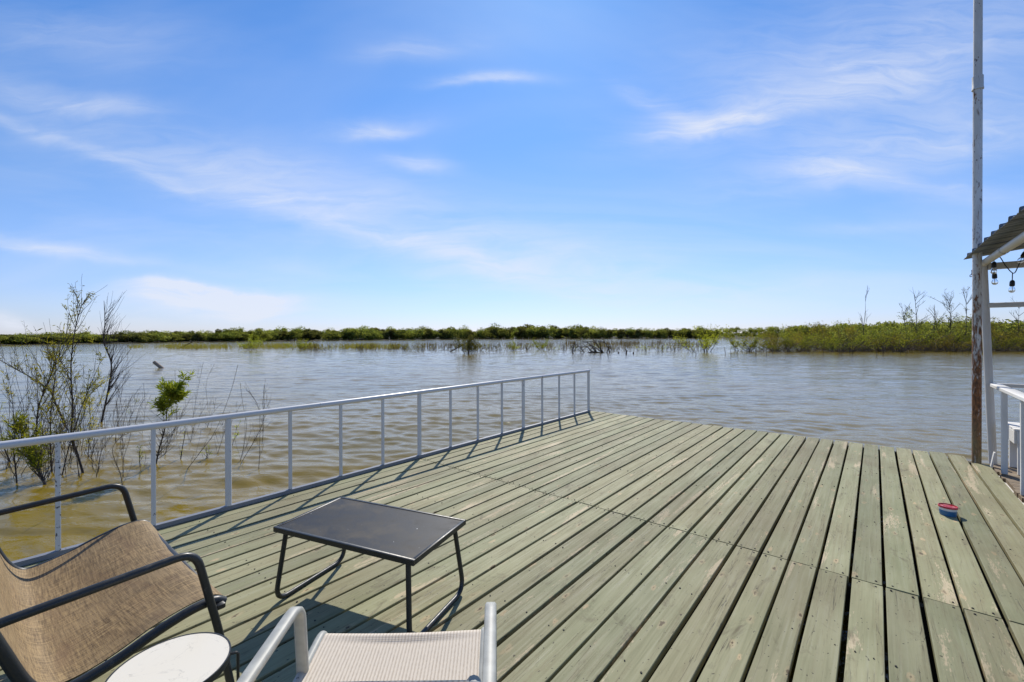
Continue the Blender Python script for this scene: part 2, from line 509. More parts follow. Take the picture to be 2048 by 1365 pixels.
def m_blackglass(T):
    co = objco(T)
    n = T.noise(co, 9.0, 5.0, 0.65, 0.6)
    p = T.mapr(T.noise(T.scale(co, 3.0, 5.0, 1, (1.3, 0.2, 0)), 1.0, 2.0), 0.5, 0.68)
    dust = T.m('MULTIPLY', T.mapr(n, 0.45, 0.7), p)
    c = T.mix(T.m('MULTIPLY', dust, 0.5), (0.013, 0.0135, 0.014), (0.11, 0.085, 0.05))
    sp = T.mapr(T.noise(co, 55.0, 1.0), 0.79, 0.81)
    c = T.mix(sp, c, (0.5, 0.5, 0.48))
    return {'Base Color': c, 'Roughness': T.mapr(n, 0.3, 0.7, 0.42, 0.6), 'Specular IOR Level': 0.28}


def m_blackmetal(T):
    n = T.noise(objco(T), 40.0, 3.0, 0.6)
    return {'Base Color': T.mix(T.mapr(n, 0.62, 0.72, 0, 0.35), (0.022, 0.024, 0.023), (0.12, 0.11, 0.09)),
            'Roughness': T.mapr(n, 0.3, 0.7, 0.32, 0.5)}


def m_tin_roof(T):
    co = objco(T)
    n = T.noise(T.scale(co, 5, 1.2, 5), 1.0, 5.0, 0.65, 0.5)
    c = T.mix(T.mapr(n, 0.35, 0.65), (0.19, 0.215, 0.245), (0.125, 0.135, 0.15))
    c = T.mix(T.mapr(n, 0.62, 0.75, 0, 0.3), c, (0.22, 0.13, 0.08))
    return {'Base Color': c, 'Metallic': 0.35, 'Roughness': 0.55}


def flat(col, rough=0.5, **kw):
    def f(T):
        n = T.noise(objco(T), 30.0, 3.0)
        d = {'Base Color': T.mix(T.mapr(n, 0.35, 0.65), col, tuple(c*0.8 for c in col)), 'Roughness': rough}
        d.update(kw); return d
    return f


def leaf_mat(name, c1, c2, trans=0.45):
    m, T, out = new_mat(name)
    geo = T.node('ShaderNodeNewGeometry')
    rr = geo.outputs['Random Per Island']
    r2 = orand(T)
    c = T.mix(rr, c1, c2)
    c = T.mix(T.m('MULTIPLY', r2, 0.35), c, tuple((a+b)*0.5*s for a, b, s in zip(c1, c2, (1.35, 0.95, 0.9))))
    pz = T.noise(T.node('ShaderNodeNewGeometry').outputs['Position'], 0.45, 3.0, 0.6)
    vv = T.m('MULTIPLY', T.mapr(pz, 0.36, 0.64, 0.62, 1.22), T.m('ADD', 0.72, T.m('MULTIPLY', T.m('FRACT', T.m('MULTIPLY', r2, 7.31)), 0.5)))
    c = T.mix(1.0, c, T.xyz(vv, vv, vv), 'MULTIPLY')
    tc = T.mix(1.0, c, (1.6, 1.5, 0.7), 'MULTIPLY')
    d = T.node('ShaderNodeBsdfDiffuse', {'Color': c})
    t = T.node('ShaderNodeBsdfTranslucent', {'Color': tc})
    mx = T.node('ShaderNodeMixShader', {0: trans, 1: d.outputs[0], 2: t.outputs[0]})
    T.l.new(mx.outputs[0], out.inputs[0])
    return m


def bark(c1, c2):
    def f(T):
        n = T.noise(T.scale(objco(T), 30, 30, 6), 1.0, 4.0, 0.6)
        return {'Base Color': T.mix(n, c1, c2), 'Roughness': 0.9}
    return f


def water_mat():
    def f(T):
        geo = T.node('ShaderNodeNewGeometry').outputs['Position']
        x, y, z = T.sep(geo)
        p = T.node('ShaderNodeVectorRotate', {'Vector': geo, 'Angle': R(6)}, rotation_type='Z_AXIS').outputs[0]
        p = T.node('ShaderNodeMapping', {'Vector': p, 'Scale': (0.48, 1.0, 1.0)}).outputs[0]
        far = T.mapr(T.m('SQRT', T.m('ADD', T.m('MULTIPLY', x, x), T.m('MULTIPLY', y, y))), 4.0, 30.0)
        n1 = T.noise(p, 4.6, 5.0, 0.62, 0.5)
        n2 = T.noise(p, 0.9, 5.0, 0.6, 0.4)
        n3 = T.noise(p, 11.0, 2.0, 0.55, 0.3)
        h = T.m('ADD', T.m('MULTIPLY', n1, T.mapr(far, 0, 1, 0.011, 0.020)), T.m('MULTIPLY', n2, T.mapr(far, 0, 1, 0.0, 0.085)))
        h = T.m('ADD', h, T.m('MULTIPLY', n3, 0.0060))
        mud = T.noise(T.scale(geo, 0.12, 0.25, 1), 1.0, 3.0, 0.6)
        c = T.mix(T.mapr(mud, 0.35, 0.65), (0.225, 0.156, 0.019), (0.180, 0.133, 0.022))
        return {'Base Color': c, 'Roughness': 0.07, 'IOR': 1.33, 'Bump': (h, 0.9, 1.0)}
    return pbr('muddy_lake_water', f)


M = dict(
    plank=pbr('sage_painted_board', m_plank), greywood=pbr('weathered_brown_board', m_greywood), joist=pbr('dark_joist', m_joist),
    railshade=pbr('shaded_rail_paint', painted((0.20, 0.21, 0.235), (0.05, 0.045, 0.045), 0.68, 0.5, 16.0, 0.3)),  # bottom rail: shade of its dark side put into the paint colour
    rail=pbr('white_rail_paint', painted((0.63, 0.62, 0.61), (0.10, 0.065, 0.05), 0.68, 0.35, 16.0, 0.2)),
    railchip=pbr('chipped_white_rail_paint', painted((0.63, 0.62, 0.61), (0.03, 0.03, 0.03), 0.57, 0.35, 38.0, 0.2)),
    white=pbr('white_board_paint', painted((0.70, 0.685, 0.65), (0.34, 0.28, 0.2), 0.68, 0.6, 9.0, 0.45)),
    pipe=pbr('white_pipe_paint', painted((0.54, 0.53, 0.51), (0.25, 0.14, 0.08), 0.70, 0.5, 10.0, 0.5)),
    rustpole=pbr('rusted_white_pipe', m_rustpole), pipeup=pbr('pitted_white_pipe', m_pipeupper),
    brown=pbr('brown_woven_sling', m_brownsling), wsling=pbr('cream_striped_sling', m_whitesling),
    wframe=pbr('pale_grey_powder_coat', flat((0.42, 0.42, 0.37), 0.5)),
    marble=pbr('white_marble_top', m_marble), glass=pbr('dusty_black_glass', m_blackglass), black=pbr('black_metal', m_blackmetal),
    hem=pbr('shaded_sling_hem', flat((0.20, 0.135, 0.085), 0.8)),
    roof=pbr('galvanised_roof_sheet', m_tin_roof), cable=pbr('black_cable', flat((0.012, 0.012, 0.013), 0.5)),
    nail=pbr('dark_nail', flat((0.03, 0.025, 0.02), 0.7, Metallic=0.3)),
    red=pbr('red_plastic', flat((0.50, 0.022, 0.025), 0.35)), blue=pbr('blue_plastic', flat((0.035, 0.15, 0.33), 0.4)),
    tubwhite=pbr('white_plastic', flat((0.70, 0.70, 0.71), 0.4)), pinkred=pbr('pale_red_print', flat((0.62, 0.20, 0.19), 0.4)),
    chain=pbr('rusty_chain', flat((0.09, 0.055, 0.04), 0.7, Metallic=0.5)),
    darkbark=pbr('wet_dark_bark', bark((0.030, 0.024, 0.021), (0.065, 0.050, 0.040))),
    greybark=pbr('grey_dead_wood', bark((0.15, 0.125, 0.10), (0.07, 0.055, 0.045))),
    bark=pbr('brown_bark', bark((0.12, 0.085, 0.055), (0.05, 0.037, 0.025))),
    twigbark=pbr('pale_brown_bark', bark((0.20, 0.15, 0.105), (0.075, 0.055, 0.04))),
    log=pbr('grey_log', bark((0.36, 0.30, 0.24), (0.17, 0.125, 0.085))),
    lime=leaf_mat('lime_willow_leaf', (0.215, 0.285, 0.036), (0.36, 0.42, 0.075), 0.55),
    yellow=leaf_mat('yellow_green_leaf', (0.185, 0.205, 0.028), (0.31, 0.31, 0.055), 0.5),
    thick=leaf_mat('thicket_leaf', (0.105, 0.145, 0.026), (0.225, 0.250, 0.050), 0.5),
    olive=leaf_mat('olive_thicket_leaf', (0.120, 0.122, 0.032), (0.225, 0.205, 0.058), 0.5),
    far=leaf_mat('far_tree_leaf', (0.125, 0.170, 0.048), (0.275, 0.315, 0.095), 0.5),
    fardark=leaf_mat('far_dark_leaf', (0.095, 0.118, 0.045), (0.185, 0.195, 0.072), 0.45),
    reed=leaf_mat('reed_blade', (0.100, 0.122, 0.036), (0.19, 0.200, 0.065)),
    deadreed=leaf_mat('dead_reed', (0.085, 0.070, 0.042), (0.135, 0.125, 0.060), 0.2),
    water=water_mat(),
    soil=pbr('lake_shore_soil', flat((0.050, 0.046, 0.022), 0.95)),
)
mb = bpy.data.materials.new('bulb_glass'); mb.use_nodes = True
_b = mb.node_tree.nodes['Principled BSDF']
_b.inputs['Base Color'].default_value = (0.95, 0.95, 0.95, 1); _b.inputs['Roughness'].default_value = 0.03
_b.inputs['Transmission Weight'].default_value = 1.0; _b.inputs['IOR'].default_value = 1.12
M['bulb'] = mb

# ------------------------------------------------------------------ terrain and water
def shore(az):
    """distance of the shoreline for a bearing in degrees (0 ahead, + right)"""
    keys = [(-180, 60), (-110, 90), (-75, 150), (-50, 165), (-30, 200), (0, 262), (22, 262), (30, 225), (34, 105), (37, 74), (60, 70), (100, 70), (180, 60)]
    return float(np.interp(az, [k[0] for k in keys], [k[1] for k in keys]))


def make_terrain():
    azs = np.arange(-180, 180, 2.0)
    rel = [-1, -60, -25, -8, -2, 0.5, 3, 8, 20, 60, 150, 400, 1200, 4000, 9000]
    v = []; 
    for a in azs:
        S = shore(a)
        for d in rel:
            r = 0.0 if d == -1 else max(S+d, 6.0) if d < 0 else S+d
            if d <= 0: z = -2.2 if d < -8 else (-1.6 if d == -8 else -0.75)
            else: z = -0.34+min(d*0.02, 1.0)+max(0, d-60)*0.006*(d < 2000)+(8 if d >= 2000 else 0)
            if d == -1: r, z = 0.0, -2.2
            v.append((r*math.sin(R(a)), r*math.cos(R(a)), z+0.02*rnd.random()))
    n = len(rel); m = len(azs); f = []
    for i in range(m):
        j = (i+1) % m
        for k in range(n-1): f.append((i*n+k, i*n+k+1, j*n+k+1, j*n+k))
    me = np_mesh('terrain', np.array(v), np.array(f), M['soil'], True)
    props(link('terrain', me), kind='structure')


def make_water():
    r = [1.2]
    while r[-1] < 330: r.append(r[-1]*1.0065)
    r = np.array(r+[500, 1500, 5000])
    a = np.concatenate([np.arange(-180, -64, 4.0), np.arange(-64, 64, 0.2), np.arange(64, 180, 4.0)])
    rr, aa = np.meshgrid(r, np.radians(a), indexing='ij')
    X = rr*np.sin(aa); Y = rr*np.cos(aa)
    sp = rr*0.0065
    Z = np.zeros_like(X)
    rs = np.random.RandomState(5)
    for i in range(64):
        lam = 0.17*(18.0**((i/63.0)**1.25))
        th = rs.normal(-0.12, 0.38) + (0.5 if i % 4 == 0 else 0)
        kx, ky = math.sin(th), math.cos(th)
        amp = lam*rs.uniform(0.0020, 0.0055)*min(1.0, (0.6/lam)**0.6)*(1.85 if lam < .45 else 1.08 if lam < 2.0 else .75)
        ph = rs.uniform(0, 2*PI)
        wob = 0.5*np.sin(X*0.31*rs.uniform(0.6, 1.4)+Y*0.23+rs.uniform(0, 6))
        fade = np.clip((lam/np.maximum(sp, rr*0.0035)-2.5)/2.5, 0, 1)
        grp = 0.65+0.35*np.sin(X*rs.uniform(-0.5, 0.5)+Y*rs.uniform(0.1, 0.6)+rs.uniform(0, 6))
        s = np.sin((kx*X+ky*Y)*2*PI/lam+ph+wob)
        Z += fade*amp*grp*(s+0.22*(1-s*s))
    Z += WATER_Z
    ni, nj = X.shape
    v = np.stack([X, Y, Z], -1).reshape(-1, 3)
    I, J = np.meshgrid(np.arange(ni-1), np.arange(nj), indexing='ij')
    J2 = (J+1) % nj
    f = np.stack([I*nj+J, (I+1)*nj+J, (I+1)*nj+J2, I*nj+J2], -1).reshape(-1, 4)[:, ::-1]
    # centre cap
    c = len(v); v = np.vstack([v, [[0, 0, WATER_Z]]])
    cap = np.stack([np.full(nj, c), np.arange(nj), (np.arange(nj)+1) % nj, (np.arange(nj)+1) % nj], -1)
    me = np_mesh('lake_water', v, f, M['water'], True)
    props(link('lake_water', me), kind='structure')
    p = MB(); p.add([(1.2*math.cos(2*PI*k/24), 1.2*math.sin(2*PI*k/24), WATER_Z-0.01) for k in range(24)], [tuple(range(24))])


make_terrain()
make_water()

# ------------------------------------------------------------------ our dock
UA = math.atan2(726, 878)                       # boards run this far right of straight ahead
DROT = PI/2-UA                                  # dock x axis = along boards, y axis = to the left
PITCH = 0.1515
dock = thing('dock', 'wide floating dock of worn sage green painted boards over muddy water', 'dock', (0, 0, 0), DROT)


def plank_mesh(L, W, seed):
    """board, local x along its length, slightly wavy edges and eased arrises"""
    r = random.Random(seed); n = max(3, int(L/0.8))
    th = 0.038; e = 0.0022
    off = [(r.uniform(-.0022, .0022), r.uniform(-.0022, .0022), r.uniform(-.0012, .0012)) for _ in range(n+1)]
    cup = r.uniform(-0.0015, 0.0015)
    vs = []; fs = []
    for i in range(n+1):
        x = -L/2+L*i/n; a, b, z = off[i]
        y0, y1 = -W/2+a, W/2+b
        sec = [(y0+e, -th), (y1-e, -th), (y1, -th+e), (y1, -e), (y1-e, 0), (0, cup), (y0+e, 0), (y0, -e), (y0, -th+e)]
        vs += [(x, p, q+z) for p, q in sec]
    m = 9
    for i in range(n):
        for k in range(m):
            j = (k+1) % m; fs.append((i*m+k, i*m+m+k, i*m+m+j, i*m+j))
    fs.append(tuple(range(m))); fs.append(tuple(n*m+k for k in range(m-1, -1, -1)))
    me = bpy.data.meshes.new('plank'); me.from_pydata(vs, [], fs); me.update()
    me.materials.append(M['plank']); return me


JU = 3.195
nailb = MB()
joists = [7.14, 6.45, 5.75, 5.0, 4.25, JU+0.03, JU-0.03, 2.45, 1.75, 1.05, 0.35, -0.35, -1.05, -1.6]
for i in range(33):
    yc = -0.945+PITCH*(i+0.5)
    for near in (0, 1):
        u0, u1 = (JU+0.0052, 7.215+rnd.uniform(-.012, .012)) if near == 0 else (-1.75, JU-0.0052+rnd.uniform(-.003, .002))
        if i == 0 and near == 0: u1 = 6.86
        if i == 1 and near == 0: u1 = 7.19
        W = PITCH-0.0185+rnd.uniform(-0.0022, 0.0026)
        dy = rnd.uniform(-0.0017, 0.0017)
        o = link('plank', plank_mesh(u1-u0, W, i*2+near), dock, ((u0+u1)/2, yc+dy, rnd.uniform(-0.002, 0.002)),
                 (rnd.uniform(-.006, .006), 0, rnd.uniform(-.0008, .0008)))
        for u in joists:
            if u0+0.005 < u < u1-0.005:
                for s in (-1, 1):
                    if rnd.random() < (0.95 if abs(u-JU) < .1 else 0.72):
                        nx, ny = u+rnd.uniform(-.012, .012)*(0.5 if abs(u-JU) < .1 else 1), yc+dy+s*(W*0.5-rnd.uniform(.018, .036))
                        r_ = rnd.uniform(.0045, .0062) if abs(u-JU) < .1 else rnd.uniform(.0030, .0052)
                        ring = [(nx+r_*math.cos(a*PI/3), ny+r_*math.sin(a*PI/3), 0.0035) for a in range(6)]
                        low = [(p[0], p[1], -0.01) for p in ring]
                        nailb.add(ring+low, [tuple(range(6))]+[(k, k+6, (k+1) % 6+6, (k+1) % 6) for k in range(6)])
props(nailb.obj('nail', M['nail'], dock, angle=0), kind='stuff')
b = MB(); b.box(-0.02, 0.02, -0.79, 4.05, -0.37, -0.043); b.obj('sky_block_beam', M['joist'], dock, (7.165, 0, 0))  # unseen deep beam, added to block sky reflections showing through the board gaps
for u in (7.10, 6.1, 5.1, 4.1, JU, 2.1, 1.05, 0.0, -1.05, -1.7):
    b = MB(); b.box(-0.022, 0.022, -0.93, 4.05, -0.19, -0.043); b.obj('joist', M['joist'], dock, (u, 0, 0))
for yy in (4.03, 1.6, -0.92):
    b = MB(); b.box(-1.75, 7.16 if yy > -0.5 else 6.84, -0.03, 0.03, -0.30, -0.195); b.obj('stringer', M['joist'], dock, (0, yy, 0))
for yy in (3.2, 1.0, -0.5):
    b = MB(); b.cbox(-1.6, 6.75, -0.35, 0.35, -0.55, -0.305, 0.03); b.obj('float', M['joist'], dock, (0, yy, 0))

# ------------------------------------------------------------------ white pipe railing on the left edge
YR = 4.035
rail = thing('railing', 'long white pipe railing with thin balusters along the left dock edge', 'railing', Matrix.Rotation(DROT, 3, 'Z') @ Vector((0, YR, 0)), DROT)
b = MB(); b.tube([(-1.75, 0, .755), (2.5, 0, .752), (4.6, 0, .757), (7.09, 0, .755)], 0.0245, 16); b.obj('top_rail', M['rail'], rail)
b = MB(); b.box(-1.75, 7.10, -0.021, 0.021, 0.004, 0.036); b.obj('bottom_rail', M['railshade'], rail)
U_END, SP = 7.065, 0.4825
pm = MB(); pm.tube([(0, 0, 0.036), (0, 0, 0.735)], 0.0235, 14)
post_me = pm.mesh('post', M['rail'])
bm_ = MB(); bm_.cbox(-.0125, .0125, -.0125, .0125, 0.036, 0.735, 0.002); bal_me = bm_.mesh('baluster', M['rail'])
bal_me2 = bm_.mesh('baluster', M['railchip'])
for k in range(19):
    u = U_END-k*SP+rnd.uniform(-.004, .004)
    if u < -1.7: break
    if k % 4 == 0: link('post', post_me, rail, (u, 0, 0))
    elif k == 14:
        props(link('baluster', bal_me2, rail, (u, 0, 0)), 'baluster with black chipped paint')
    else: link('baluster', bal_me, rail, (u, 0, 0))

# ------------------------------------------------------------------ black coffee table
tb = at(545, 1055, .40), at(683, 993, .40), at(930, 1040, .40), at(830, 1122, .40)
tc = (tb[0]+tb[1]+tb[2]+tb[3])/4
ta = math.atan2((tb[3]-tb[0]).y+(tb[2]-tb[1]).y, (tb[3]-tb[0]).x+(tb[2]-tb[1]).x)
TL = ((tb[3]-tb[0]).length+(tb[2]-tb[1]).length)/4; TW = ((tb[1]-tb[0]).length+(tb[2]-tb[3]).length)/4
table = thing('coffee_table', 'low rectangular black coffee table with dusty dark glass top on sled legs', 'table', (tc.x, tc.y, 0), ta)
b = MB()
fr = 0.018
for (x0, x1, y0, y1) in ((-TL, TL, -TW, -TW+fr), (-TL, TL, TW-fr, TW), (-TL, -TL+fr, -TW+fr, TW-fr), (TL-fr, TL, -TW+fr, TW-fr)):
    b.cbox(x0, x1, y0, y1, .374, .401, .002)
b.obj('table_frame', M['black'], table)
b = MB(); b.box(-TL+fr+.001, TL-fr-.001, -TW+fr+.001, TW-fr-.001, .390, .398); b.obj('glass_top', M['glass'], table, angle=0)
for sx in (-1, 1):
    b = MB(); x = sx*(TL-0.055)
    path = smooth_path([(x, -TW+.035, .374), (x+sx*.035, -TW-.005, .013), (x+sx*.035, TW+.005, .013), (x, TW-.035, .374)], .085, 8)
    b.tube(path, .0125, 10, up=(sx, 0, 0)); b.obj('sled_leg', M['black'], table)

# ------------------------------------------------------------------ brown sling loveseat
LD = math.atan2(.78, .626)
F0 = at(445, 1190, .42)
love = thing('loveseat', 'wide patio seat with brown woven sling and dark tube armrests by the railing', 'chair', (F0.x, F0.y, 0), LD)
prof = catmull([(0.005, .405), (-.03, .424), (-.10, .422), (-.20, .396), (-.30, .360), (-.40, .338), (-.455, .345), (-.50, .400), (-.545, .52), (-.60, .68), (-.655, .84), (-.68, .90)], 5)
g = []
NW = 22
for dx, dz in [(p[0], p[1]) for p in prof]:
    row = []
    for j in range(NW+1):
        w = j/NW
        sag = 0.018*math.sin(PI*w)
        row.append((dx+(0.35*sag if dz > .42 else 0), .018+w*1.065, dz-sag*(1 if dz < .45 else 0.4)+0.002*math.sin(9*w+dx*22)))
    g.append(row)
b = MB(); b.sheet(g, .004); b.obj('sling', M['brown'], love, angle=60)
pr3 = [Vector((p[0], 0, p[1]-.012)) for p in prof]
for w in (0.0, 1.10):
    b = MB(); b.tube([p+Vector((0, w, 0)) for p in pr3], .0165, 10, up=(0, 1, 0)); b.obj('side_rail', M['black'], love)
for (pd, pz) in ((-.01, .395), (-.68, .885)):
    b = MB(); b.cbox(-.011, .011, 0.012, 1.088, -.02, .012, .003); b.obj('cross_bar', M['black'], love, (pd, 0, pz))
for w, s in ((-.035, -1), (1.135, 1)):
    b = MB()
    b.tube(smooth_path([(.03, w, .0), (-.025, w, .32), (-.095, w, .632), (-.58, w, .607), (-.70, w, .585)], .06, 7), .0135, 12, up=(0, 1, 0)); b.obj('arm', M['black'], love)
    b = MB(); b.tube(smooth_path([(-.685, w, .585), (-.66, w, .30), (-.80, w, 0)], .08, 6), .0135, 12, up=(0, 1, 0)); b.obj('back_leg', M['black'], love)
    b = MB(); b.cbox(-.03, .0, min(w, w-s*.045), max(w, w-s*.045), .385, .405, .003); b.obj('bracket', M['black'], love)

# ------------------------------------------------------------------ round marble side table
rt = thing('side_table', 'small round side table with white marble top and thin black wire legs', 'table', (-.987, 1.263, 0))
b = MB(); b.lathe([(.1435, .438), (.1435, .4505)], 64); b.obj('marble_top', M['marble'], rt, angle=30)
b = MB(); b.lathe([(.1440, .4515), (.1480, .4515), (.1480, .432), (.1440, .432), (.1440, .4515)], 64, cap0=False, cap1=False); b.obj('rim', M['black'], rt, angle=30)
for a in (28, 118, 208, 298):
    c, s = math.cos(R(a)), math.sin(R(a))
    b = MB(); b.tube(smooth_path([(c*.147, s*.147, .438), (c*.166, s*.166, .438), (c*.166, s*.166, .006)], .008, 4), .0042, 8); b.obj('leg', M['black'], rt)
b = MB(); b.lathe([(.166, .006), (.166, .013), (.158, .013), (.158, .006), (.166, .006)], 40, cap0=False, cap1=False); b.obj('foot_ring', M['black'], rt)

# ------------------------------------------------------------------ cream sling chair in the foreground, facing the lake
WR = R(91.9)
wl, wr = at(650, 1264, .42), at(967, 1259, .42)
wc = (wl+wr)/2
wch = thing('sling_chair', 'pale framed patio armchair with cream striped sling facing the lake', 'chair', (wc.x, wc.y, 0), WR)
HW = (wr-wl).length/2
prof = catmull([(.004, .412), (-.012, .424), (-.05, .424), (-.20, .408), (-.33, .398), (-.40, .408), (-.45, .46), (-.54, .60), (-.622, .708), (-.664, .768)], 5)
g = []
for p in prof:
    row = []
    for j in range(13):
        w = j/12; sag = .016*math.sin(PI*w)
        seat = p[1] < .43
        row.append((p[0]-(0 if seat else -.3*sag), HW-.004-w*(2*HW-.008), p[1]-sag*(1 if seat else .0)*(0.35 if p[0] > -.03 else 1)))
    g.append(row)
b = MB(); b.sheet(g, .003); b.obj('sling', M['wsling'], wch, angle=60)
pr3 = [Vector((p[0], 0, p[1]-.008)) for p in prof]
for s in (1, -1):
    y = s*(HW+.004)
    b = MB(); b.tube([p+Vector((0, y, 0)) for p in pr3]+[Vector((-.662, y, .751))], .0145, 12, up=(0, 1, 0)); b.obj('side_rail', M['wframe'], wch)
    # rounded cap on the top of the back
    b = MB(); b.lathe([(.002, -.004), (.012, .0), (.016, .006), (.0165, .014), (.013, .021), (.004, .025)], 16, Matrix.Translation((-.662, y, .743))); b.obj('end_cap', M['wframe'], wch)
    # broad flat arm with drooping front
    ya = s*(HW+(.003 if s > 0 else .028))
    path = smooth_path([(-.70, ya, .600), (-.178, ya, .626), (-.150, ya, .36), (-.215, ya, .0)], .055, 8)
    b = MB()
    pts = path
    n = len(pts); wv = .0165; tv = .010
    ring = []
    for i, p in enumerate(pts):
        t = (pts[min(i+1, n-1)]-pts[max(i-1, 0)]).normalized(); nn = Vector((0, 1, 0)).cross(t).normalized()
        e = .005
        for (a, c) in ((-wv+e, -tv), (wv-e, -tv), (wv, -tv+e), (wv, tv-e), (wv-e, tv), (-wv+e, tv), (-wv, tv-e), (-wv, -tv+e)):
            ring.append(p+Vector((0, a, 0))+nn*c)
    fs = [tuple(range(7, -1, -1)), tuple((n-1)*8+k for k in range(8))]
    for i in range(n-1):
        for k in range(8):
            j = (k+1) % 8; fs.append((i*8+k, i*8+j, i*8+8+j, i*8+8+k))
    b.add(ring, fs); b.obj('arm', M['wframe'], wch, angle=50)
    b = MB(); b.tube(smooth_path([(-.42, y, .40), (-.50, y, .2), (-.66, y, 0)], .08, 5), .0135, 10, up=(0, 1, 0)); b.obj('back_leg', M['wframe'], wch)
    b = MB(); b.lathe([(.006, 0), (.006, .006), (.003, .009)], 10, Matrix.Translation((-.186, s*(HW+.001), .41)) @ Matrix.Rotation(-s*PI/2, 4, 'X')); b.obj('bolt', M['black'], wch)
b = MB(); b.cbox(-.010, .010, -HW, HW, .392, .410, .003); b.obj('cross_bar', M['wframe'], wch, (-.025, 0, 0))
b = MB(); b.cbox(-.010, .010, -HW, HW, .372, .390, .003); b.obj('cross_bar', M['wframe'], wch, (-.36, 0, 0))

# ------------------------------------------------------------------ plastic tub on the boards
tp = at(1896, 1030, 0.001)
tub = thing('plastic_tub', 'small round tub with red lid and blue and white sides on the boards', 'tub', (tp.x, tp.y, .001), .4)
tub.scale = (1.08, 1.08, 1.12)
b = MB(); b.lathe([(.0435, 0), (.045, .003), (.0475, .036)], 32, cap1=False); b.obj('tub_base', M['blue'], tub)
b = MB(); b.lathe([(.0476, .036), (.0496, .056)], 32, cap0=False, cap1=False); b.obj('white_band', M['tubwhite'], tub)
b = MB(); b.lathe([(.0505, .052), (.0530, .053), (.0535, .061), (.0515, .064), (.0480, .064), (.0465, .058), (.020, .058), (.019, .0595), (.002, .0595)], 36, cap0=False); b.obj('lid', M['red'], tub)
b = MB()
for k, (a0, a1, r0, r1) in enumerate(((10, 70, .026, .040), (95, 150, .026, .040), (170, 260, .028, .040), (285, 340, .026, .038))):
    pts = []
    for t in range(9): a = R(a0+(a1-a0)*t/8); pts.append((r1*math.cos(a), r1*math.sin(a), .0588))
    for t in range(8, -1, -1): a = R(a0+(a1-a0)*t/8); pts.append((r0*math.cos(a), r0*math.sin(a), .0588))
    b.add(pts, [(i, i+1, 16-i, 17-i) for i in range(8)])
b.obj('lid_print', M['pinkred'], tub, angle=0)


# ------------------------------------------------------------------ tall mooring pole at the far right corner
pb = at(1953, 925, 0)
pole = thing('mooring_pole', 'tall rust streaked white steel pole at the far right dock corner', 'pole', (pb.x, pb.y, 0))
lean = Vector((.0068, .0, 1)); 
YP = pb.y
zc = at_depth(1958, 165, YP).z; zt = zc+1.9
b = MB(); b.tube([lean*-2.2, lean*0.0, lean*1.5, lean*zc], .0385, 20); b.obj('lower_pipe', M['rustpole'], pole)
b = MB(); b.tube([lean*(zc-.005), lean*(zc+.15), lean*zt], .0365, 20); b.obj('upper_pipe', M['pipeup'], pole)
b = MB(); b.lathe([(.039, -.085), (.0485, -.083), (.0475, -.062), (.0455, -.058), (.0455, .058), (.0445, .064), (.037, .066)], 24, Matrix.Translation(lean*zc)); b.obj('coupling', M['pipeup'], pole)

# ------------------------------------------------------------------ neighbouring covered dock on the right (dock axes)
shel = thing('covered_dock', 'white pipe framed covered dock with corrugated metal roof beside the pole', 'shelter', (0, 0, 0), DROT)
YL = -1.025                    # left side line
FZ = -0.055
# floor boards run away from us (local y)
fb = [plank_mesh(2.9, .132, 500+i) for i in range(4)]
for me in fb: me.materials[0] = M['greywood']
k = 0; u = 7.20
while u > 3.2:
    link('floor_board', fb[k % 4], shel, (u, -1.0-1.45+rnd.uniform(-.012, .012), FZ+rnd.uniform(-.003, .003)), (0, 0, PI/2)); u -= .1385; k += 1
b = MB(); b.box(3.2, 7.27, -1.03, -0.985, -.24, -.095); b.obj('edge_beam', M['white'], shel)
b = MB(); b.box(3.2, 7.27, -3.9, -3.86, -.24, -.097); b.obj('edge_beam', M['white'], shel)
b = MB(); b.box(7.225, 7.262, -3.86, -1.03, -.24, -.097); b.obj('edge_beam', M['white'], shel)
b = MB(); b.cbox(3.3, 7.1, -3.6, -1.25, -.55, -.245, .03); b.obj('float', M['joist'], shel)
# corner post leans slightly in; rafter pipe; far cross pipes
p0 = at_depth(1986, 931, 4.93); p1 = at_depth(1966.5, 530, 4.93)
Mi = Matrix.Rotation(-DROT, 4, 'Z')
a0 = Mi @ p0; a1 = Mi @ p1
a0.z = FZ
b = MB(); b.tube([a0, (a0+a1)/2, a1], .034, 18); b.obj('corner_post', M['pipe'], shel)
zr = a1.z
b = MB(); b.tube([(7.36, a1.y, zr+.012), (6.6, a1.y, zr+.014), (3.3, a1.y, zr+.01)], .035, 18, up=(0, 1, 0)); b.obj('eave_pipe', M['pipe'], shel)
b = MB(); b.lathe([(.0385, -.06), (.0385, .06)], 18, Matrix.Translation((6.18, a1.y, zr+.012)) @ Matrix.Rotation(PI/2, 4, 'Y'), False, False); b.obj('pipe_sleeve', M['pipe'], shel)
b = MB(); b.cbox(-.028, .028, -3.9, a1.y-.036, zr-.06, zr+.012, .004); b.obj('cross_beam', M['pipe'], shel, (a1.x, 0, 0))
zb = at_depth(1990, 611.5, 4.93).z
b = MB(); b.cbox(-.022, .022, -3.9, a1.y-.034, zb-.027, zb+.027, .004); b.obj('cross_bar', M['pipe'], shel, (a1.x, 0, 0))
zb2 = at_depth(1985, 770, 4.93).z
b = MB(); b.cbox(-.018, .018, -3.9, a0.y-.034, zb2-.02, zb2+.02, .004); b.obj('cross_bar', M['pipe'], shel, (a0.x, 0, 0))
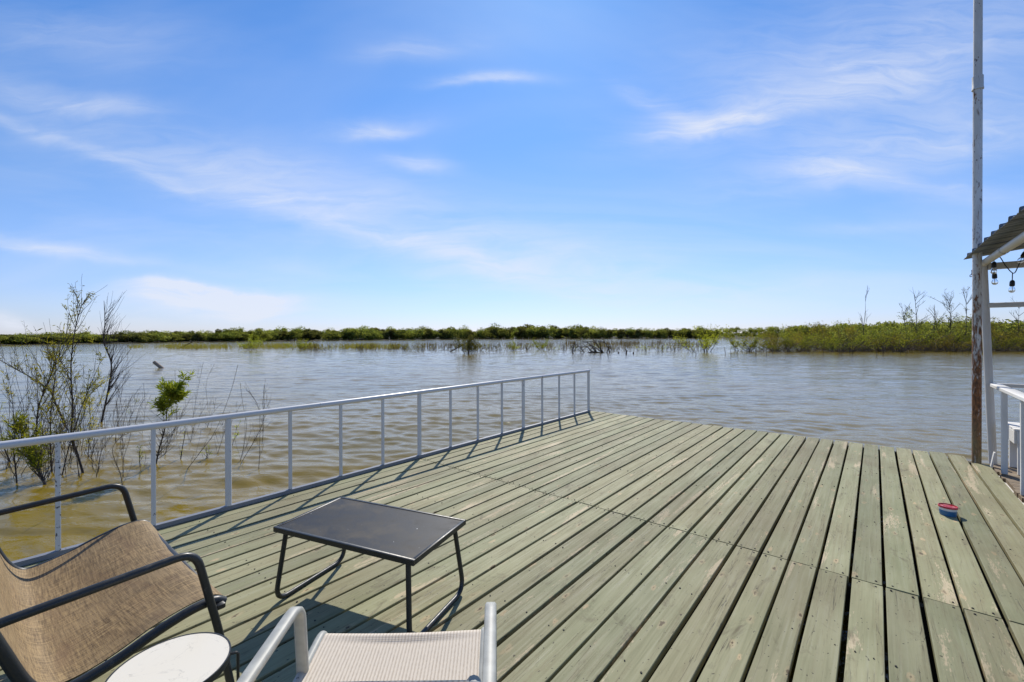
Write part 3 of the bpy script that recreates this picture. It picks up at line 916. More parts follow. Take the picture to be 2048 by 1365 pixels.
# wooden side rail with flat cap
b = MB(); b.cbox(3.3, 7.215, -1.075, -.985, zb2-.017, zb2+.02, .005); b.obj('side_rail', M['white'], shel)
for u in (6.755, 5.97, 5.1, 4.2):
    b = MB(); b.cbox(-.022, .022, -.022, .022, FZ+.004, zb2-.018, .004); b.obj('rail_post', M['white'], shel, (u, -1.03, 0))
for (x, y) in ((7.2, -3.85), (3.35, -3.85), (3.35, a1.y)):
    b = MB(); b.tube([(x, y, FZ), (x, y, zr+(0.40 if y < -2 else 0))], .034, 14); b.obj('post', M['pipe'], shel)
b = MB(); b.tube([(7.36, -3.85, zr+.43), (3.3, -3.85, zr+.43)], .035, 14, up=(0, 1, 0)); b.obj('ridge_pipe', M['pipe'], shel)
# short leaning board at the corner
b = MB(); b.cbox(-.03, .03, -.008, .008, 0, .20, .003, Matrix.Translation((7.06, -.975, -.09)) @ Matrix.Rotation(R(9), 4, 'X')); b.obj('corner_brace', M['white'], shel)
# corrugated roof: ribs run up the slope; panels lap
RIB = .33; zroof = zr+.093; sl = .147
def roof_panel(u0, n):
    pr = []
    for k in range(n):
        for (d, h) in ((0, 0), (.085, 0), (.10, .008), (.115, 0), (.205, 0), (.22, .008), (.235, 0), (.262, 0), (.278, .034), (.312, .034), (.328, 0)):
            pr.append((u0-k*RIB-d, h))
    pr.append((u0-n*RIB-.004, 0))
    g = [[(u, -.80-t, zroof+h+t*sl) for (u, h) in pr] for t in (0, .8, 1.6, 2.4, 3.2)]
    b = MB(); b.sheet(g, .0016); return b
for k in range(4):
    o = roof_panel(7.34-k*3*RIB, 3).obj('roof_panel', M['roof'], shel, (0, 0, .004*(k % 2)), angle=25)

# bench along the far edge of the covered dock
bench = thing('bench', 'white slatted wooden bench under the corrugated roof beside the rail', 'bench', Matrix.Rotation(DROT, 3, 'Z') @ Vector((7.0, -1.10, FZ)), DROT)
for j in range(4):
    b = MB(); b.cbox(-.055, .055, -1.75, 0, 0, .024, .003); b.obj('slat', M['white'], bench, (-.185+j*.124, 0, .458+rnd.uniform(-.002, .002)))
for (x, w) in ((-.235, .02), (.20, .02)):
    b = MB(); b.cbox(-.012, .012, -1.74, -.02, .322, .455, .003); b.obj('apron', M['white'], bench, (x, 0, 0))
for y in (-.013, -1.745):
    b = MB(); b.cbox(-.222, .187, -.011, .011, .322, .455, .003); b.obj('apron', M['white'], bench, (0, y, 0))
for x in (-.20, .165):
    for y in (-.06, -1.70):
        b = MB(); b.cbox(-.022, .022, -.032, .032, .004, .321, .004); b.obj('leg', M['white'], bench, (x, y, 0))

# chain hanging off the eave pipe end
ch = thing('chain', 'short rusty chain dangling from the eave pipe end by the pole', 'chain', Matrix.Rotation(DROT, 3, 'Z') @ Vector((7.33, a1.y, zr)), DROT)
for k in range(6):
    t = k/5
    c = Vector((.02+.028*k, .038+.004*k, .045-.026*k))
    b = MB(); pts = []
    for q in range(13):
        a = 2*PI*q/12; pts.append((math.cos(a)*.019, 0, math.sin(a)*.010))
    b.tube(pts, .0038, 6, caps=False, up=(0, 1, 0))
    b.obj('chain_link', M['chain'], ch, c, (PI/2*(k % 2), R(40), 0))

# festoon lights
def W2(px, py, Y): return at_depth(px, py, Y)
fes = thing('string_lights', 'black cable of clear string light bulbs hung below the shelter roof', 'string lights', W2(1985, 520, 4.75))
org = W2(1985, 520, 4.75)
cab = catmull([W2(1978, 526, 4.80), W2(1990, 514, 4.72), W2(2000, 515, 4.70), W2(2012, 533, 4.66), W2(2027, 547, 4.62), W2(2036, 534, 4.58), W2(2046, 512, 4.54), W2(2058, 508, 4.45), W2(2090, 540, 4.35), W2(2130, 510, 4.2)], 6)
b = MB(); b.tube([p-org for p in cab], .0045, 7); b.obj('cable', M['cable'], fes)
for (px, py, Y, drop, tilt) in ((1988, 529, 4.72, .0, .05), (1989, 551, 4.80, .0, -.05), (2024.5, 566, 4.62, .02, .06), (2049, 508, 4.50, 0, .5)):
    p = W2(px, py, Y)-org
    T_ = Matrix.Translation(p) @ Matrix.Rotation(tilt, 4, 'Y')
    b = MB(); b.lathe([(.006, .028), (.012, .026), (.019, .012), (.0205, -.008), (.0205, -.030), (.017, -.036)], 14, T_)
    b.tube([p+Vector((0, 0, .026)), p+Vector((.003, 0, .065 if drop == 0 else .10))], .004, 6)
    s = b.obj('socket', M['cable'], fes)
    b = MB(); b.lathe([(.012, -.034), (.0145, -.044), (.023, -.060), (.0265, -.074), (.024, -.090), (.015, -.102), (.003, -.106)], 16, T_); b.obj('bulb', M['bulb'], s)
    b = MB(); b.tube([p+Vector((0, 0, -.036)), p+Vector((.002, 0, -.082))], .0035, 6); b.obj('filament', M['tubwhite'], s)

# ------------------------------------------------------------------ vegetation
def leaf_quads(C, A, L, Wd, rs):
    """diamond leaves: centres C (N,3), axis A (N,3), length L (N,), width Wd (N,)"""
    N = len(C)
    A = A/np.maximum(np.linalg.norm(A, axis=1, keepdims=True), 1e-6)
    Rv = rs.normal(size=(N, 3)); B = np.cross(A, Rv); B /= np.maximum(np.linalg.norm(B, axis=1, keepdims=True), 1e-6)
    l = (L*0.5)[:, None]; w = (Wd*0.5)[:, None]
    v = np.stack([C-A*l, C+B*w, C+A*l, C-B*w], 1).reshape(-1, 3)
    return v, np.arange(4*N).reshape(-1, 4)


def blob_crown(rs, Rx, Rz, n, size, lumps=9, flat_base=0.25):
    """leaf clumps over a handful of uneven lumps; origin at the ground, crown from flat_base*H up"""
    H = Rz
    cs = []
    for i in range(lumps):
        a = rs.uniform(0, 2*PI); d = Rx*rs.uniform(.1, .72)**0.8
        zc = H*rs.uniform(.12, .80)*(1-0.25*(d/Rx))
        cs.append((d*math.cos(a), d*math.sin(a), zc, rs.uniform(.16, .46)*Rx))
    cs.append((0, 0, H*.72, Rx*.42))
    cs = np.array(cs)
    k = rs.randint(0, len(cs), n)
    D = rs.normal(size=(n, 3)); D /= np.linalg.norm(D, axis=1, keepdims=True)
    rad = cs[k, 3]*rs.uniform(.35, 1.35, n)**0.7
    P = cs[k, :3]+D*rad[:, None]*np.array([1, 1, .8])
    keep = P[:, 2] > H*flat_base*rs.uniform(.2, 1.2, n); P = P[keep]; D = D[keep]
    m = len(P)
    A = D*0.4+rs.normal(size=(m, 3))
    return leaf_quads(P, A, size*rs.uniform(.7, 1.4, m), size*rs.uniform(.5, .9, m), rs)


def tree_kind(seed, Rx, H, n, size, mat, tm, flat_base=0.25):
    rs = np.random.RandomState(seed); r = random.Random(seed)
    v, f = blob_crown(rs, Rx, H, n, size, 15, flat_base)
    crown = np_mesh('crown', v, f, mat)
    b = MB()
    b.tube([(0, 0, -.6), (.05, 0, H*.3), (r.uniform(-.2, .2), .1, H*.7)], [H*.03, H*.022, H*.008], 6)
    for k in range(7):
        a = r.uniform(0, 2*PI); d = Rx*r.uniform(.3, .7)
        b.tube([(0, 0, H*r.uniform(.03, .25)), (d*.4*math.cos(a), d*.4*math.sin(a), H*.38), (d*math.cos(a), d*math.sin(a), H*r.uniform(.55, .8))], [H*.014, H*.01, H*.004], 5)
    return crown, b.mesh('trunk', tm)


def place_tree(name, kind, loc, sc, label, cat, group, rz=None):
    t = thing(name, label, cat, loc, rnd.uniform(0, 2*PI) if rz is None else rz, group)
    t.scale = sc
    c = link('crown', kind[0], t); link('trunk', kind[1], t)
    return t


far_kinds = [tree_kind(100+i, (3.4, 4.6, 5.6)[i % 3], 7.6, 3400, .50, M['far'] if i % 3 else M['fardark'], M['bark'], .0) for i in range(9)]
def ptx(az, r, z=0): return Vector((r*math.sin(R(az)), r*math.cos(R(az)), z))
TOPS = [(0, 668), (200, 667), (300, 664), (420, 661), (520, 657), (620, 658), (740, 653), (800, 657), (850, 654), (905, 656), (960, 654), (1010, 649), (1080, 650), (1150, 653),
        (1200, 655), (1290, 657), (1380, 658), (1440, 650), (1600, 646), (1800, 641), (2060, 638)]
def top_at(px): return float(np.interp(px, [t[0] for t in TOPS], [t[1] for t in TOPS]))
def far_row(n, back, px0, px1, hscale, label, group):
    for i in range(n):
        px = px0+(px1-px0)*(i+rnd.uniform(.1, .9))/n
        az = math.degrees(math.atan((px-CX)/FPX))
        r = shore(az)+back+rnd.uniform(0, 6)
        d = r*math.cos(R(az))
        topz = at_depth(px, top_at(px)-4, d).z
        z0 = WATER_Z+.1+back*.02
        h = max(1.8, (topz-z0)*hscale*rnd.uniform(.70, 1.08))
        s = h/7.6
        sx = max(s, .62)*rnd.uniform(1.0, 1.5)
        seg = ('left of the reed bed', 'behind the left reed bed', 'behind the mid lake saplings', 'behind the fallen dead tree', 'beyond the right thicket end')[sum(px > q for q in (255, 690, 1010, 1290))]
        place_tree('shore_tree', rnd.choice(far_kinds), ptx(az, r, z0), (sx, sx, s), label+' '+seg, 'tree', group+' '+seg)
far_row(120, 2, -30, 1420, .86, 'bushy green front row tree on the far shore', 'front row of far shore trees')
far_row(90, 14, -30, 1440, 1.0, 'taller green back row tree on the far shore', 'back row of far shore trees')
# wood behind the right bank, reads as one mass
def far_mass():
    rs = np.random.RandomState(77); V = []; F = []; o = 0
    for i in range(170):
        px = rs.uniform(1400, 2150); az = math.degrees(math.atan((px-CX)/FPX)); r = max(shore(az)+6, 62)+rs.uniform(0, 60)
        d = r*math.cos(R(az)); tz = at_depth(px, top_at(px)+rs.uniform(0, 8), d).z
        h = max(1.5, tz+.2)
        v, f = blob_crown(rs, 2.6, h, 900, .34, 7, .05)
        v = v+np.array(ptx(az, r, -.25)); V.append(v); F.append(f+o); o += len(v)
    me = np_mesh('far_woodland', np.vstack(V), np.vstack(F), M['far'])
    props(link('far_woodland', me), 'low green woodland behind the flooded thicket on the right', kind='stuff')
far_mass()


def shrub_kind(seed, spread, H, stems, twigs, nleaf, lsize, mat, bmat, arch=0.5, thick=.03, cut=.36, arches=0, ang=(R(28), R(78))):
    """multi-stemmed arching willow: bare stems below, feathery leaves above"""
    r = random.Random(seed); rs = np.random.RandomState(seed)
    b = MB(); C = []; A = []
    for i in range(stems):
        az = r.uniform(0, 2*PI); L = H*r.uniform(.75, 1.2); el = r.uniform(*ang)
        base = Vector((r.uniform(-.25, .25)*spread, r.uniform(-.25, .25)*spread, -.5))
        d = Vector((math.cos(az)*math.cos(el), math.sin(az)*math.cos(el), math.sin(el)))
        pts = [base]
        p = base.copy(); nseg = 7
        for k in range(nseg):
            d = (d+Vector((r.uniform(-.16, .16), r.uniform(-.16, .16), r.uniform(-.05, .10)+(arch*.10 if k > 3 else -arch*.10)))).normalized()
            p = p+d*(L+.5)/nseg; pts.append(p.copy())
        b.tube(pts, [thick*(1-.85*k/nseg)*r.uniform(.8, 1.1) for k in range(nseg+1)], 5, caps=False)
        for q in range(twigs):
            t = r.uniform(.30, 1.0)*nseg; k = min(int(t), nseg-1); p0 = pts[k].lerp(pts[k+1], t-k)
            a2 = r.uniform(0, 2*PI); dd = Vector((math.cos(a2)*.6, math.sin(a2)*.6, r.uniform(.35, 1.1))).normalized()
            l2 = H*r.uniform(.12, .34); p1 = p0+dd*l2*.5; p2 = p0+dd*l2+Vector((0, 0, .05*l2))
            b.tube([p0, p1, p2], [.008, .006, .003], 3, caps=False)
            m = max(2, int(nleaf*r.uniform(.5, 1.3)))
            tt = rs.uniform(.1, 1.05, m)
            P = np.array(p0)[None, :]*(1-tt[:, None])+np.array(p2)[None, :]*tt[:, None]+rs.normal(size=(m, 3))*lsize*.8
            C.append(P); A.append(np.array(dd)[None, :]+rs.normal(size=(m, 3))*.7)
    for i in range(arches):
        az = r.uniform(0, 2*PI); L = spread*r.uniform(.7, 1.5); c, s_ = math.cos(az), math.sin(az); hh = H*r.uniform(.2, .55)
        b.tube(catmull([(0, 0, -.3), (c*L*.45, s_*L*.45, hh), (c*L, s_*L, hh*r.uniform(.1, 1.3))], 5), [.05*(1-.8*q/10) for q in range(11)], 5, caps=False)
    C = np.vstack(C); A = np.vstack(A); ok = C[:, 2] > rs.uniform(.05, cut, len(C))*H; C = C[ok]; A = A[ok]; m = len(C)
    v, f = leaf_quads(C, A, lsize*rs.uniform(.7, 1.5, m), lsize*.36*rs.uniform(.7, 1.4, m), rs)
    return np_mesh('foliage', v, f, mat), b.mesh('branches', bmat)


def place_shrub(name, kind, loc, sc, label, cat, group=None, rz=None):
    t = thing(name, label, cat, loc, rnd.uniform(0, 2*PI) if rz is None else rz, group)
    t.scale = sc if isinstance(sc, tuple) else (sc, sc, sc)
    link('foliage', kind[0], t); link('branches', kind[1], t)
    return t


th_kinds = [shrub_kind(300+i, 2.4, 3.4, 15, 14, 15, .17, (M['olive'], M['thick'], M['far'], M['thick'], M['olive'])[i], M['twigbark'], .8, .055, .50, 7, (R(18), R(64))) for i in range(5)]
lime_kinds = [shrub_kind(320+i, .9, 2.2, 9, 14, 16, .14, M['lime'], M['darkbark'], .5, .03) for i in range(3)]
TH_TOP = [(1380, 668), (1430, 655), (1500, 658), (1600, 652), (1700, 650), (1800, 646), (1900, 642), (2060, 640)]
for row, (d0, n, hs, px0) in enumerate(((46.5, 13, .66, 1490), (50, 13, .80, 1510), (55, 14, 1.08, 1540))):
    for i in range(n):
        px = px0+(2120-px0)*(i+rnd.uniform(.15, .85))/n
        Y = d0+rnd.uniform(-1.0, 1.2)-(px-1500)*.004
        t = float(np.interp(px, [a[0] for a in TH_TOP], [a[1] for a in TH_TOP]))
        h = (at_depth(px, t, Y).z-WATER_Z)*hs*rnd.uniform(.68, 1.15)
        p = at_depth(px, 690, Y); p.z = WATER_Z
        s = h/2.9
        kk = rnd.randrange(5)
        where = ('left of the thin bare stem', 'right of the thin bare stem', 'behind the white pipe frame')[(px > 1727)+(px > 1960)]
        place_shrub('willow_shrub', th_kinds[kk], p, (s*1.15, s*1.15, s), (('bright green' if kk % 2 else 'deep green' if kk == 2 else 'brownish olive'))+' flooded shrub in the right thicket '+where, 'shrub', (('bright green' if kk % 2 else 'deep green' if kk == 2 else 'brownish olive'))+' thicket shrubs '+where)

def w_at(px, py): return at(px, py, WATER_Z)
def scale_to(px_base, py_base, py_top, h0):
    p = w_at(px_base, py_base); return p, (at_depth(px_base, py_top, p.y).z-WATER_Z)/h0
p, s = scale_to(1408, 704, 650, 2.5)
place_shrub('willow_shrub', lime_kinds[0], p, (s*1.1, s*1.1, s), 'lime green willow bush standing at the left end of the right thicket', 'shrub')
p, s = scale_to(1480, 702, 662, 2.5)
place_shrub('willow_shrub', lime_kinds[1], p, (s*1.5, s*1.5, s), 'low spreading lime bush just right of the lime bush at the thicket end', 'shrub')
p, s = scale_to(503, 700, 668, 2.5)
place_shrub('willow_shrub', lime_kinds[2], p, (s*1.1, s*1.1, s), 'bright lime willow bush standing in the left reed bed', 'shrub')
p, s = scale_to(600, 699, 678, 2.5)
place_shrub('willow_shrub', lime_kinds[0], p, (s*1.5, s*1.5, s), 'low leaning lime bush right of the reed bed willow', 'shrub')
p, s = scale_to(1085, 700, 676, 2.5)
place_shrub('willow_shrub', lime_kinds[1], p, (s*1.2, s*1.2, s), 'sparse yellow green bush left of the fallen dead branches', 'shrub')
p, s = scale_to(1027, 702, 681, 2.5)
place_shrub('willow_shrub', lime_kinds[2], p, (s*1.0, s*1.0, s), 'tiny yellow green bush between dark bush and sparse bush', 'shrub')
dk = shrub_kind(340, .5, 2.2, 14, 18, 20, .15, M['fardark'], M['darkbark'], .1, .05)
p, s = scale_to(935, 708, 663, 2.7)
place_shrub('willow_shrub', dk, p, (s*.8, s*.8, s), 'dark upright willow bush with leaning branch alone in mid lake', 'shrub')
# leaning dead branch of that bush
q = w_at(900, 704)
lb = thing('dead_branch', 'dark dead branch leaning out of the water against the upright bush', 'branch', q)
e = at_depth(950, 676, q.y)-q
b = MB(); b.tube([Vector((-.3, 0, -.25)), Vector((0, 0, 0)), e*.5+Vector((0, 0, -.05)), e], [.07, .07, .05, .025], 7); b.obj('limb', M['darkbark'], lb)
b = MB(); b.tube([e*.3, e*.3+Vector((-.5, .2, .22))], [.03, .012], 5); b.tube([e*.6, e*.6+Vector((-.2, .1, .5))], [.025, .01], 5); b.obj('twig', M['darkbark'], lb)
# fallen dead branches in the middle
def dead_tangle(px0, px1, py, top, seed, label):
    r = random.Random(seed); p0 = w_at((px0+px1)/2, py); Wd = abs((w_at(px1, py)-w_at(px0, py)).x)/2
    H = at_depth((px0+px1)/2, top, p0.y).z-WATER_Z
    t = thing('fallen_tree', label, 'dead tree', p0)
    b = MB(); b.tube([(Wd, .1, -.12), (Wd*.3, 0, .02), (Wd*.05, 0, .10), (-Wd*.2, -.1, -.1)], [.05, .09, .10, .07], 7); b.obj('trunk', M['darkbark'], t)
    arches = [((.55, 0), (.10, .85), (-.95, .55)), ((.55, 0), (.0, .55), (-.55, -.1)), ((.25, 0), (-.1, .75), (-.6, .95)), ((.6, 0), (.35, .55), (.12, 1.1)),
              ((.5, 0), (.42, .6), (.30, .95)), ((.9, 0), (.65, .75), (.10, .95)), ((-.3, 0), (-.6, .5), (-.9, -.05)), ((-.85, 0), (-.8, .5), (-.62, 1.0)),
              ((.1, 0), (-.25, .5), (-.75, .1)), ((.75, 0), (.85, .5), (.95, .1)), ((.3, 0), (.1, .4), (-.2, -.1))]
    for (a, m_, c) in arches:
        y0 = r.uniform(-.5, .5)
        pts = catmull([(a[0]*Wd, 0, a[1]), (m_[0]*Wd, y0*.5, m_[1]*H), (c[0]*Wd, y0, c[1]*H)], 5)
        b = MB(); b.tube(pts, [.06*(1-.75*i/(len(pts)-1)) for i in range(len(pts))], 6)
        for j in range(3):
            q = pts[r.randint(3, len(pts)-2)]; b.tube([q, q+Vector((r.uniform(-.5, .3), r.uniform(-.2, .2), r.uniform(.1, .55)))], [.022, .008], 4)
        b.obj('limb', M['darkbark'], t)
dead_tangle(1138, 1225, 706, 680, 4, 'tangle of bare dark arching branches from a fallen tree in mid lake')
# stumps just right of it
for i, (px, py, h) in enumerate(((1253, 708, .45), (1267, 708, .18), (1237, 707, .14))):
    p = w_at(px, py)
    t = thing('snag', ['forked dark snag sticking up right of the fallen tree', 'low dark snag farthest right of the fallen tree', 'low dark snag nearest the fallen tree'][i], 'snag', p)
    b = MB(); b.tube([(-.05, 0, -.3), (0, 0, h*.5), (-.08*(h > .3), 0, h)], [.09, .07, .04], 7)
    if h > .3: b.tube([(0, 0, h*.4), (.16, 0, h*.75)], [.05, .02], 6)
    b.obj('wood', M['darkbark'], t)
# dead log in the reed bed
p = w_at(362, 696); e = at_depth(385, 684, p.y)-p
t = thing('driftwood', 'dark broken branch slanting out of the left reed bed', 'driftwood', p)
b = MB(); b.tube([e*-.3, e*.4, e], [.12, .11, .06], 7); b.obj('wood', M['darkbark'], t)
# slanted log near left
p = w_at(324, 737); e = at_depth(309, 725, p.y)-p
t = thing('floating_log', 'pale sawn log end slanting up out of the open water at left', 'log', p)
b = MB(); b.tube([e*-.9, e*.2, e*1.05+Vector((0, .0, 0))], [.100, .095, .09], 14); b.obj('wood', M['log'], t)

# reed bed (uncountable) on the left and thin reeds across
def reeds(name, regions, mat, seed):
    rs = np.random.RandomState(seed); V = []; F = []; o = 0
    for (px0, px1, Y0, Y1, n, h0, h1) in regions:
        px = rs.uniform(px0, px1, n); Y = rs.uniform(Y0, Y1, n)
        # patchy
        keep = (np.sin(px*.11+seed)+np.sin(px*.037)+np.sin(Y*.9)) > rs.uniform(-2.2, .8, n)
        px, Y = px[keep], Y[keep]; n = len(px)
        X = (px-CX)/FPX*Y
        h = rs.uniform(h0, h1, n); lx = rs.normal(0, .18, n)*h; ly = rs.normal(0, .18, n)*h; w = rs.uniform(.009, .026, n)
        z = np.full(n, WATER_Z-.1)
        v = np.stack([np.stack([X-w, Y, z], -1), np.stack([X+w, Y, z], -1), np.stack([X+lx*.5+w*.8, Y+ly*.5, z+h*.6], -1), np.stack([X+lx*.5-w*.8, Y+ly*.5, z+h*.6], -1),
                      np.stack([X+lx*1.3, Y+ly, z+h], -1)], 1)
        q = np.arange(n)[:, None]*5
        F.append(np.hstack([q, q+1, q+2, q+3])+o); F.append(np.hstack([q+3, q+2, q+4, q+4])+o)
        V.append(v.reshape(-1, 3)); o += n*5
    V = np.vstack(V); F = np.vstack(F)
    tri = F[:, 2:3] * 0
    f3 = np.vstack([F[:, [0, 1, 2]], F[:, [0, 2, 3]]]); f3 = f3[(f3[:, 0] != f3[:, 1]) & (f3[:, 1] != f3[:, 2]) & (f3[:, 0] != f3[:, 2])]
    props(link(name, np_mesh(name, V, f3, mat)), kind='stuff')
reeds('reed_bed', [(335, 640, 64, 86, 4000, .25, 1.1), (600, 760, 62, 84, 900, .25, 1.0), (255, 340, 70, 90, 700, .3, .8), (690, 800, 60, 84, 1100, .4, 1.0), (-40, 120, 85, 92, 700, .2, .45)], M['reed'], 3)
reeds('sparse_reeds', [(740, 1420, 58, 95, 2600, .35, 1.1), (1130, 1380, 75, 105, 1200, .5, 1.3)], M['deadreed'], 8)

# small flooded saplings scattered across the middle of the lake
sap_kinds = [shrub_kind(360+i, .25, 1.05, 3+i % 3, 6, 7, .11, (M['lime'], M['deadreed'], M['olive'], M['deadreed'])[i], M['darkbark'], .1, .028) for i in range(4)]
for i in range(170):
    px = rnd.uniform(600, 1000) if i < 100 else rnd.uniform(1000, 1400)
    py = rnd.uniform(697, 704); p = w_at(px, py)
    s = rnd.uniform(.45, 1.05)
    where = ('left of the dark upright bush', 'between the dark bush and fallen tree', 'right of the fallen tree')[(px > 935)+(px > 1182)]
    place_shrub('flooded_sapling', rnd.choice(sap_kinds), p, s, 'thin half drowned sapling in mid lake '+where, 'sapling', 'half drowned saplings '+where)
# drowned stubs in front of the right thicket
stub_me = []
for i in range(3):
    b = MB(); r = random.Random(i); b.tube([(0, 0, -.3), (r.uniform(-.04, .04), 0, .3), (r.uniform(-.12, .12), 0, .75)], [.022, .018, .008], 5)
    b.tube([(0, 0, .25), (r.uniform(-.2, .2), 0, .55)], [.012, .005], 4); stub_me.append(b.mesh('twig_stub', M['darkbark']))
for i in range(34):
    px = rnd.uniform(1385, 1960); p = w_at(px, rnd.uniform(706, 714))
    t = thing('twig_stub', 'short dark twig poking out of the water before the right thicket', 'twig', p, rnd.uniform(0, 6), 'twigs before the right thicket')
    sc = rnd.uniform(.5, 1.1); t.scale = (sc, sc, sc); link('stem', stub_me[i % 3], t)

# bare trees above the right thicket
def bare_tree(px, py0, py1, Y, spread, n, seed, label, lean=0.0, leaves=False):
    r = random.Random(seed); p = at_depth(px, py0, Y); p.z = WATER_Z
    H = at_depth(px, py1, Y).z-WATER_Z
    t = thing('bare_tree', label, 'bare tree', p)
    b = MB(); top = Vector((lean*H, 0, H)); tr = [Vector((0, 0, -.4)), Vector((lean*H*.3+r.uniform(-.1, .1), 0, H*.35)), Vector((lean*H*.7+r.uniform(-.1, .1), 0, H*.7)), top]
    tr = catmull(tr, 5); b.tube(tr, [max(.010, .052*(1-i/(len(tr)-.5))) for i in range(len(tr))], 6); b.obj('trunk', M['darkbark'], t)
    b = MB(); C = []
    for k in range(n):
        q = tr[r.randint(len(tr)//3, len(tr)-2)]; d = Vector((r.uniform(-1, 1)*spread, r.uniform(-.7, .7)*spread, r.uniform(.35, 1.0))).normalized()
        L = H*r.uniform(.12, .3); e = q+d*L+Vector((0, 0, .08*L)); m = q.lerp(e, .5)+Vector((r.uniform(-.05, .05), 0, 0))
        b.tube([q, m, e], [.024, .017, .008], 4, caps=False)
        for j in range(3):
            s_ = q.lerp(e, r.uniform(.3, .9)); d2 = (d+Vector((r.uniform(-.8, .8), r.uniform(-.5, .5), .3))).normalized()
            e2 = s_+d2*L*r.uniform(.25, .5); b.tube([s_, e2], [.012, .006], 3, caps=False); C.append(e2)
    b.obj('branches', M['darkbark'], t)
    if leaves:
        rs = np.random.RandomState(seed); P = np.repeat(np.array(C), 5, 0)+rs.normal(size=(len(C)*5, 3))*.08
        v, f = leaf_quads(P, rs.normal(size=P.shape), np.full(len(P), .09), np.full(len(P), .05), rs)
        link('foliage', np_mesh('foliage', v, f, M['olive']), t)
bare_tree(1727, 706, 590, 50, .35, 7, 1, 'single thin bare stem rising high above the thicket middle', .035)
bare_tree(1833, 706, 590, 50, .9, 16, 2, 'forked leafless tree above the thicket left of the pole', -.03)
bare_tree(1818, 706, 606, 50, .5, 5, 21, 'dead stem leaning left beside the forked leafless tree', -.16)
bare_tree(1868, 706, 622, 51, .9, 16, 5, 'low leafless crown right of the forked leafless tree', .02)
bare_tree(1902, 706, 596, 49, .9, 22, 3, 'twiggy sparse tree with few leaves just left of the pole', -.02, True)
bare_tree(1930, 706, 590, 49, .3, 8, 6, 'slender bare stem close beside the white pole', .03, True)
bare_tree(2036, 706, 612, 50, .6, 10, 9, 'bare twiggy tree seen through the white pipe frame', .03)

# ---- flooded willows close by on the left
def crop1(pts): return [(x/3.102, 560+y/3.102) for x, y in pts]


def willow(poly, r0, label, nbr, leaf=None, nleaf=0, blen=.5, seed=0, lspan=(.3, 1.0), spread=.6, side=0.0, basepx=None, lsize=.05, group=None, name='flooded_willow', bark_='darkbark', dz=0.5):
    r = random.Random(seed); rs = np.random.RandomState(seed+900)
    pts = crop1(poly)
    base = w_at(*(basepx or pts[0])); Y = base.y
    t = thing(name, label, 'sapling' if r0 < .012 else 'willow', base, 0, group)
    P = []; dy = r.uniform(-.25, .25)*dz
    for i, (px, py) in enumerate(pts):
        P.append(at_depth(px, py, Y+dy*i/len(pts)+r.uniform(-.04, .04)*(i > 0))-base)
    P[0].z = -.0 if basepx is None else P[0].z
    P = [P[0]+(P[0]-P[1]).normalized()*.25]+P
    C = catmull(P, 6); n = len(C)
    b = MB(); b.tube(C, [max(.0022, r0*(1-.85*(i/(n-1))**.8)) for i in range(n)], 7); b.obj('stem', M[bark_], t)
    tips = []
    b = MB()
    for k in range(nbr):
        i0 = int(r.uniform(.22, .95)*(n-1)); q = C[i0]; tg = (C[min(i0+1, n-1)]-C[i0-1]).normalized()
        a = r.uniform(0, 2*PI); d = (tg*.9+Vector((math.cos(a)*spread+side, math.sin(a)*spread, .35))).normalized()
        L = blen*r.uniform(.4, 1.2)*(1-.4*i0/n)
        pp = [q]; 
        for j in range(5):
            d = (d+Vector((r.uniform(-.14, .14), r.uniform(-.14, .14), r.uniform(-.04, .16)))).normalized(); pp.append(pp[-1]+d*L/5)
        rr = r0*.32*(1-.5*i0/n)
        b.tube(pp, [max(.0013, rr*(1-.8*j/5)) for j in range(6)], 5, caps=False); tips.append((pp, i0/n))
        for j in range(r.randint(0, 3)):
            s_ = pp[r.randint(1, 4)]; d2 = (d+Vector((r.uniform(-.7, .7), r.uniform(-.7, .7), r.uniform(0, .5)))).normalized(); l2 = L*r.uniform(.2, .5)
            e = [s_, s_+d2*l2*.5, s_+d2*l2+Vector((0, 0, .04*l2))]; b.tube(e, [max(.0012, rr*.45), .0014, .001], 4, caps=False); tips.append((e, i0/n))
    if nbr: b.obj('branches', M[bark_], t)
    if leaf and nleaf:
        LC = []; LA = []
        cand = [tp for tp in tips if lspan[0] <= tp[1] <= lspan[1]] or [(C, .5)]
        for k in range(nleaf):
            pp, _ = r.choice(cand); j = r.randint(0, len(pp)-2); f = r.random(); q = pp[j].lerp(pp[j+1], f); d = (pp[j+1]-pp[j]).normalized()
            ax = (d*.6+Vector((r.gauss(0, .6), r.gauss(0, .6), r.gauss(-.05, .5)))).normalized()
            LC.append(q+ax*lsize*.5); LA.append(ax)
        LC = np.array(LC); LA = np.array(LA); m = len(LC)
        v, f = leaf_quads(LC, LA, lsize*rs.uniform(.6, 1.25, m), lsize*.17*rs.uniform(.7, 1.3, m), rs)
        link('foliage', np_mesh('foliage', v, f, M[leaf]), t)
    return t


